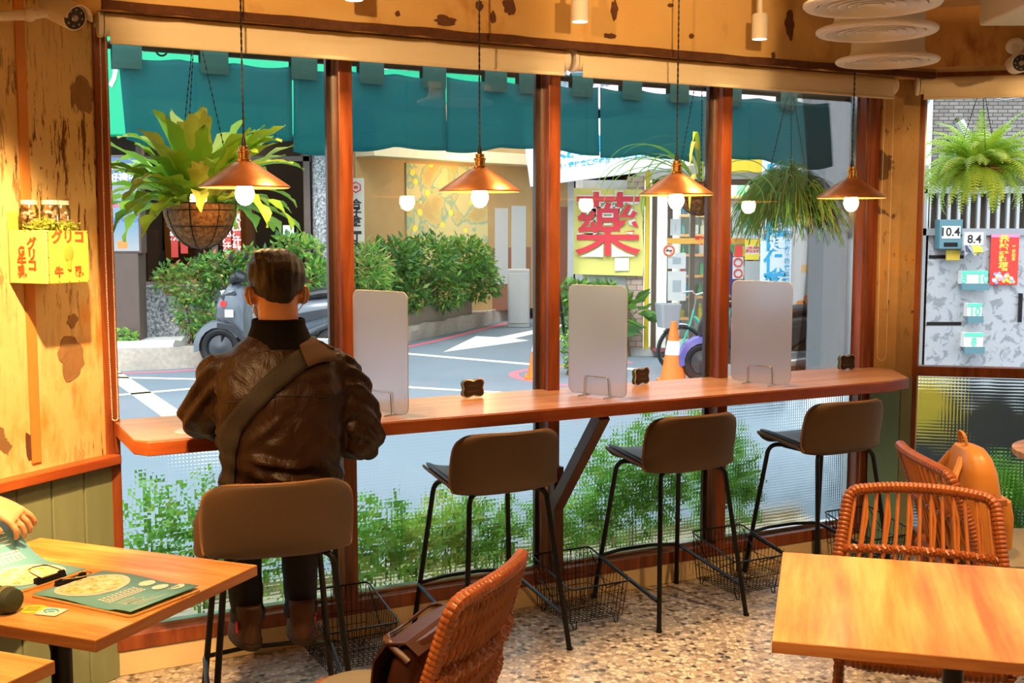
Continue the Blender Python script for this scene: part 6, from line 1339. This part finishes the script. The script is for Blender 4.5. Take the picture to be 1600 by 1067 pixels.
# hair: short back and sides, thicker on top, combed ridges
def hairmat():
    t = NT('dark_brown_hair'); v = t.obj((1, .35, .35)); n = t.noise(v, 95, 5, .7, .5); c = t.ramp(n, [(.35, (.003, .0015, .001)), (.6, (.012, .0045, .002)), (.8, (.05, .017, .006))]); b_ = t.bsdf(Base__Color=c, Roughness=.42); b_.inputs['Specular IOR Level'].default_value = .35; t.set(b_.inputs['Normal'], t.bump(n, .9, .006)); return t.done(b_)
h = MB(); 
hr = [(-.036, .048, .046, -.050, .0), (-.018, .072, .080, -.026, 0), (.012, .084, .100, -.012, 0), (.045, .092, .110, -.004, 0), (.075, .090, .108, .002, 0), (.100, .078, .096, .008, 0), (.118, .058, .074, .012, 0), (.130, .032, .044, .014, 0), (.134, .010, .014, .014, 0)]
h.loft([[hd @ Vector((rx*math.cos(2*math.pi*k/28), oy+ry*math.sin(2*math.pi*k/28), z + (.028 if math.sin(2*math.pi*k/28) > .2 and i == 0 else 0) + .02*max(0, math.sin(2*math.pi*k/28))*(1 if i < 3 else 0))) for k in range(28)] for i, (z, rx, ry, oy, q) in enumerate(hr)])
h.ell((-.022, .05, 1.560), (.055, .075, .026))
h.ell((0, -.034, 1.436), (.050, .024, .030))
def hdisp(p, n_):
    return .0014*math.sin(p.x*260 + 4*noise.noise(p*14)) * (1 if p.z > 1.47 else .3) + .006*noise.noise(p*16)
organic(h, .0045, 'hair', hairmat(), person, hdisp, 3)
# mask with its ear loops
m = MB(); m.loft([[(x*s_, y, z) for x, z in rrect(.13, .09, .03, 5, 0, 1.395)] for y, s_ in ((.075, 1.06), (.125, .9), (.152, .45), (.158, .1))]); m.build('face_mask', M['white'], person)
for s in (-1, 1): m = MB(); m.tube(arcpts([(s*.066, .085, 1.425), (s*.084, .045, 1.462), (s*.090, .012, 1.452), (s*.086, .012, 1.415), (s*.076, .03, 1.395), (s*.064, .085, 1.370)], .012, 4), .0016, 5); m.build('ear_loop', M['white'], person)

# jacket
def jacketmat():
    t = NT('dark_brown_waxed_jacket'); v = t.obj(); n = t.noise(v, 3.5, 5, .6, .5); c = t.mix(n, (.013, .0045, .0013), (.030, .0105, .003)); b_ = t.bsdf(Base__Color=c, Roughness=t.ramp(t.noise(v, 9, 3), [(.3, .34), (.7, .52)])); b_.inputs['Specular IOR Level'].default_value = .28
    t.set(b_.inputs['Normal'], t.bump(t.noise(t.obj((1, 1, .6)), 16, 5, .6, .8), .55, .02)); return t.done(b_)
jm = jacketmat(); j = MB()
j.loft([[(x0+rx*math.copysign(abs(math.cos(2*math.pi*k/32))**.9, math.cos(2*math.pi*k/32)), y+ry*math.sin(2*math.pi*k/32), z) for k in range(32)] for z, rx, ry, y, x0 in ((.69, .175, .125, -.01, 0), (.72, .195, .142, -.015, 0), (.78, .200, .146, -.02, 0), (.86, .197, .140, -.025, 0), (.95, .195, .140, -.03, 0), (1.05, .205, .145, -.03, 0), (1.13, .212, .140, -.028, 0), (1.19, .202, .130, -.022, 0), (1.236, .180, .112, -.012, 0), (1.276, .142, .095, -.005, 0), (1.305, .098, .080, 0, 0))])
def arm(mb, P_, rs): limb(mb, P_, rs, 18)
arm(j, [(-.13, -.005, 1.20), (-.182, .005, 1.18), (-.222, .055, 1.09), (-.226, .130, 1.030), (-.16, .25, 1.012), (-.07, .335, 1.01)], [.062, .072, .072, .072, .056, .048])
arm(j, [(.13, -.005, 1.20), (.182, -.01, 1.18), (.232, -.015, 1.08), (.255, .025, .965), (.215, .17, .99), (.12, .315, 1.01)], [.062, .072, .074, .080, .058, .048])
def fold(a, b, p, w_, amp):      # soft ridge along the segment a-b
    a, b = Vector(a), Vector(b); ab = b-a; t_ = max(0, min(1, (p-a).dot(ab)/ab.length_squared)); d = (p-(a+ab*t_)).length; return amp*math.exp(-(d/w_)**2)*math.sin(math.pi*(.1+.8*t_))
folds = [((-.17, -.16, .96), (.06, -.17, .90), .016, .014), ((-.15, -.16, .93), (-.03, -.17, .84), .013, .012), ((-.06, -.17, .89), (.16, -.15, .83), .015, .013), ((.19, -.12, .86), (.08, -.17, .95), .014, .009), ((-.19, -.12, .90), (-.10, -.16, .78), .013, .012), ((.02, -.17, .80), (.18, -.13, .77), .016, .012), ((-.12, -.16, .99), (-.02, -.17, 1.06), .014, .007), ((.12, -.15, 1.02), (.205, -.10, .93), .012, .009), ((-.20, -.06, 1.16), (-.12, -.13, 1.08), .014, .009), ((-.26, -.0, 1.14), (-.19, .0, 1.06), .012, .010), ((.26, -.06, 1.10), (.19, -.08, 1.04), .012, .010), ((.32, .0, 1.03), (.22, -.06, 1.0), .012, .010), ((-.31, .08, 1.06), (-.22, .06, 1.0), .012, .010), ((.20, -.12, 1.10), (.19, -.13, .95), .008, -.012), ((-.19, -.12, 1.12), (-.2, -.10, .97), .008, -.012)]
def jdisp(p, n_):
    d = .011*noise.noise(Vector((p.x*8, p.y*8, p.z*12)))+.004*noise.noise(p*24)
    if abs(p.x) > .20: d += .007*math.sin((p.z+abs(p.x)*.5+p.y*.6)*95+4*noise.noise(p*7))
    for a_, b_, w_, am in folds: d += fold(a_, b_, p, w_, am*2.0)
    if p.z < .98: d += .007*math.sin((p.z*1.0+p.x*.35)*75 + 3*noise.noise(p*5))*min(1, (.98-p.z)*9)
    return d
jk = organic(j, .0075, 'jacket', jm, person, jdisp, 4)
c = MB(); cr = []
for z, rx, ry, y in ((1.272, .122, .096, -.006), (1.300, .102, .086, -.002), (1.325, .092, .082, .000), (1.340, .086, .080, .004), (1.358, .084, .079, .008), (1.362, .079, .074, .008), (1.335, .074, .070, .006), (1.30, .076, .070, .0)): cr.append([(rx*math.cos(2*math.pi*k/30), y+ry*math.sin(2*math.pi*k/30), z+.0*(k)) for k in range(30)])
c.loft(cr, caps=False); c.build('collar', pm('black_knit_collar', (.004, .0028, .0024), .9, bump=.3, scale=60, spec=.15), person)
m = MB(); yk = []
bvh = BVHTree.FromObject(jk, bpy.context.evaluated_depsgraph_get())
def onback(x, z, off=.004, y0=-.6):
    h_ = bvh.ray_cast(Vector((x, y0, z)), Vector((0, 1, 0))); return (h_[0] + h_[1]*off) if h_[0] is not None else bvh.find_nearest(Vector((x, -.06, z)))[0] + Vector((0, -off, off))
for q in range(41): yk.append(onback(-.19+.38*q/40, 1.115+.02*math.sin(q/40*math.pi), .001))
m.tube(yk, .0018, 5); m.build('yoke_seam', pm('seam_black', (.01, .006, .004), .7), jk)
# strap of the crossbody bag, laid over the jacket
def band(pts, w_, off, name, mat_, par):
    P_ = resample([(a, 0, b) for a, b in pts], .008); rows = []
    for i, p in enumerate(P_):
        d = (P_[min(i+1, len(P_)-1)]-P_[max(i-1, 0)]).normalized(); s = Vector((-d.z, 0, d.x)); 
        rows.append([onback(p.x+s.x*w_*f, p.z+s.z*w_*f, off) for f in (-.5, -.25, 0, .25, .5)])
    for _ in range(3): rows = [rows[0]] + [[(rows[i-1][k]+rows[i][k]*2+rows[i+1][k])/4 for k in range(5)] for i in range(1, len(rows)-1)] + [rows[-1]]
    m = MB(); gridmesh(m, rows); o = m.build(name, mat_, par, ang=70); s = o.modifiers.new('t', 'SOLIDIFY'); s.thickness = .004; s.offset = 0; return o
stp = thing('crossbody_bag', 'brown webbing strap and small bag worn diagonally across the brown jacket', 'bag', PS @ OX)
band([(.150, 1.262), (.085, 1.252), (.025, 1.225), (-.05, 1.165), (-.118, 1.10), (-.160, 1.035), (-.178, .96), (-.182, .85)], .058, .007, 'strap', pm('brown_webbing', (.014, .008, .004), .8, var=.2, scale=80, bump=.3), stp)
band([(.168, 1.258), (.115, 1.262), (.055, 1.245)], .070, .013, 'shoulder_pad', pm('tan_webbing_pad', (.085, .045, .02), .85, var=.1, scale=80, bump=.3), stp)
MB().loft(lump([(.62, -.235, -.02, .035, .06), (.63, -.235, -.02, .045, .08), (.72, -.235, -.02, .045, .08), (.76, -.235, -.02, .03, .06)])).build('bag_body', pm('brown_bag', (.10, .05, .03), .5), stp)
# jeans and shoes
jn = MB()
for A_ in (LL, LR): limb(jn, [Vector(p)+Vector((0, 0, 0)) for p in A_[:5]], [.093, .083, .072, .066, .056])
jn.ell((0, -.005, .735), (.165, .13, .075))
jeans = organic(jn, .008, 'jeans', pm('dark_denim', (.010, .014, .024), .8, var=.3, scale=60, bump=.2), person, lambda p, n_: .004*noise.noise(p*22)+.002*noise.noise(p*50), 3)
for s in (-1, 1): m = MB(); m.loft([[(s*.092+r_*math.cos(a*.3142), .302+r_*math.sin(a*.3142)-(.018*(z-.3)/.06), z) for a in range(20)] for z, r_ in ((.285, .056), (.288, .060), (.325, .061), (.33, .057))], caps=False); m.build('rolled_cuff', pm('denim_cuff', (.022, .028, .045), .85, bump=.3, scale=60) if 'denim_cuff' not in bpy.data.materials else bpy.data.materials['denim_cuff'], jeans)
shm = pm('brown_suede', (.085, .035, .018), .75, var=.2, scale=40, bump=.2); slm = pm('shoe_sole', (.04, .022, .014), .8)
for s, yaw in ((-1, 8), (1, -4)):
    Q = Matrix.Translation((s*.094, .30, 0)) @ Matrix.Rotation(R(yaw), 4, 'Z') @ Matrix.Translation((0, -.30, 0)); m = MB()
    m.loft([[Q @ Vector((rx*math.cos(a*.2618), y+ry*math.sin(a*.2618), z)) for a in range(24)] for z, rx, ry, y in ((.216, .046, .135, .345), (.235, .050, .140, .343), (.262, .046, .122, .328), (.285, .044, .080, .290), (.320, .046, .060, .272), (.350, .044, .056, .270))]); sh_ = organic(m, .005, 'shoe', shm, person, None, 4)
    m = MB(); m.loft([[Q @ Vector((rx*math.cos(a*.2618), .343+ry*math.sin(a*.2618), z)) for a in range(24)] for z, rx, ry in ((.203, .046, .136), (.206, .052, .143), (.222, .052, .143), (.226, .047, .138))]); m.build('sole', slm, sh_)
    m = MB(); m.prismy([(-.007, .262), (.007, .262), (.010, .300), (-.010, .300)], -.003, .002, M=Q @ Matrix.Translation((-.047 if s < 0 else .047, .255, 0)) @ Matrix.Rotation(R(90), 4, 'Z')); m.build('red_tag', pm('red_tag', (.75, .02, .03), .6) if 'red_tag' not in bpy.data.materials else bpy.data.materials['red_tag'], sh_)

# ---- second person, mostly beyond the left edge: hand lifting the menu, dark trousers under the table
P2 = T(-1.86, 2.70, 0, R(-110)); p2 = thing('person', 'person in black at the left edge lifting a menu sheet with one hand', 'person', P2)   # local +y looks to the table
inv2 = P2.inverted()
b = MB(); hw = inv2 @ Vector((-1.415, 3.06, .915)); tip = Vector((.75, .10, -.50)); hd_ = (inv2.to_3x3() @ tip)
limb(b, [(-.17, 0, 1.02), (-.22, .1, .90), hw - hd_.normalized()*.16 + Vector((0, 0, -.02)), hw], [.05, .045, .036, .026])
hand(b, hw, hd_, inv2.to_3x3() @ Vector((.45, -.35, .8)), -1, 1.0, .55, .20)
limb(b, [(.17, 0, 1.02), (.22, .1, .85), (.2, .35, .80)], [.05, .045, .03]); hand(b, (.2, .35, .80), (-.4, .9, -.1), (0, 0, 1), 1, .95)
b.loft([[(rx*math.cos(a*.314), y+ry*math.sin(a*.314), z) for a in range(20)] for z, rx, ry, y in ((.44, .16, .12, 0), (.6, .15, .11, 0), (.85, .16, .11, .0), (1.0, .18, .10, .0), (1.08, .12, .07, .02), (1.12, .055, .055, .02), (1.18, .05, .055, .03), (1.22, .065, .08, .05), (1.29, .075, .095, .05), (1.35, .07, .085, .045), (1.40, .03, .04, .04))])
b.ell((0, .145, 1.28), (.012, .018, .02))
for s in (-1, 1): b.ell((s*.076, .05, 1.28), (.008, .016, .028)); limb(b, [(s*.09, .02, .50), (s*.13, .35, .53), (s*.14, .55, .50), (s*.14, .50, .25), (s*.14, .48, .07)], [.08, .07, .055, .045, .035]); limb(b, [(s*.14, .46, .05), (s*.14, .6, .04)], [.04, .03])
organic(b, .0036, 'body', M['skin'], p2, smooth=2)
m = MB(); m.ell((0, .035, 1.33), (.085, .10, .085)); organic(m, .01, 'hair', bpy.data.materials['dark_brown_hair'], p2)
blk = pm('black_cloth', (.010, .010, .012), .85, var=.2, scale=20, bump=.2); m = MB()
for s in (-1, 1): limb(m, [(s*.09, .02, .50), (s*.13, .35, .535), (s*.14, .56, .50), (s*.14, .51, .28), (s*.14, .48, .10)], [.10, .088, .075, .062, .055])
organic(m, .01, 'trousers', blk, p2)
m = MB(); m.loft([[(rx*math.cos(a*.314), y+ry*math.sin(a*.314), z) for a in range(20)] for z, rx, ry, y in ((.45, .19, .15, 0), (.6, .175, .13, 0), (.85, .185, .135, .0), (1.0, .20, .12, .0), (1.08, .13, .09, .02), (1.12, .07, .07, .02))])
limb(m, [(-.15, 0, 1.02), (-.23, .1, .90), hw - hd_.normalized()*.17 + Vector((0, 0, -.02)), hw - hd_.normalized()*.07], [.07, .062, .052, .042]); limb(m, [(.15, 0, 1.02), (.23, .1, .85), (.2, .33, .80)], [.07, .06, .045])
organic(m, .01, 'sweater', blk, p2)
m = MB(); c0 = hw - hd_.normalized()*.012; uu = hd_.normalized().orthogonal().normalized(); vv = hd_.normalized().cross(uu); m.tube([c0+uu*.026*math.cos(a*.3)+vv*.026*math.sin(a*.3) for a in range(21)], .0022, 5, 0, True); m.build('bracelet', M['brass'], p2)
bn_ = thing('bench', 'small wooden seat under the person in black at the left edge', 'bench', T(-1.98, 2.98, 0, R(-104))); MB().bb(-.9, .5, -.14, .20, .38, .43).build('seat', M['table_edge'], bn_, bevel=.004)
for x in (-.13, .13): MB().bb(x-.03, x+.03, -.1, .16, 0, .38).build('leg', M['black'], bn_)
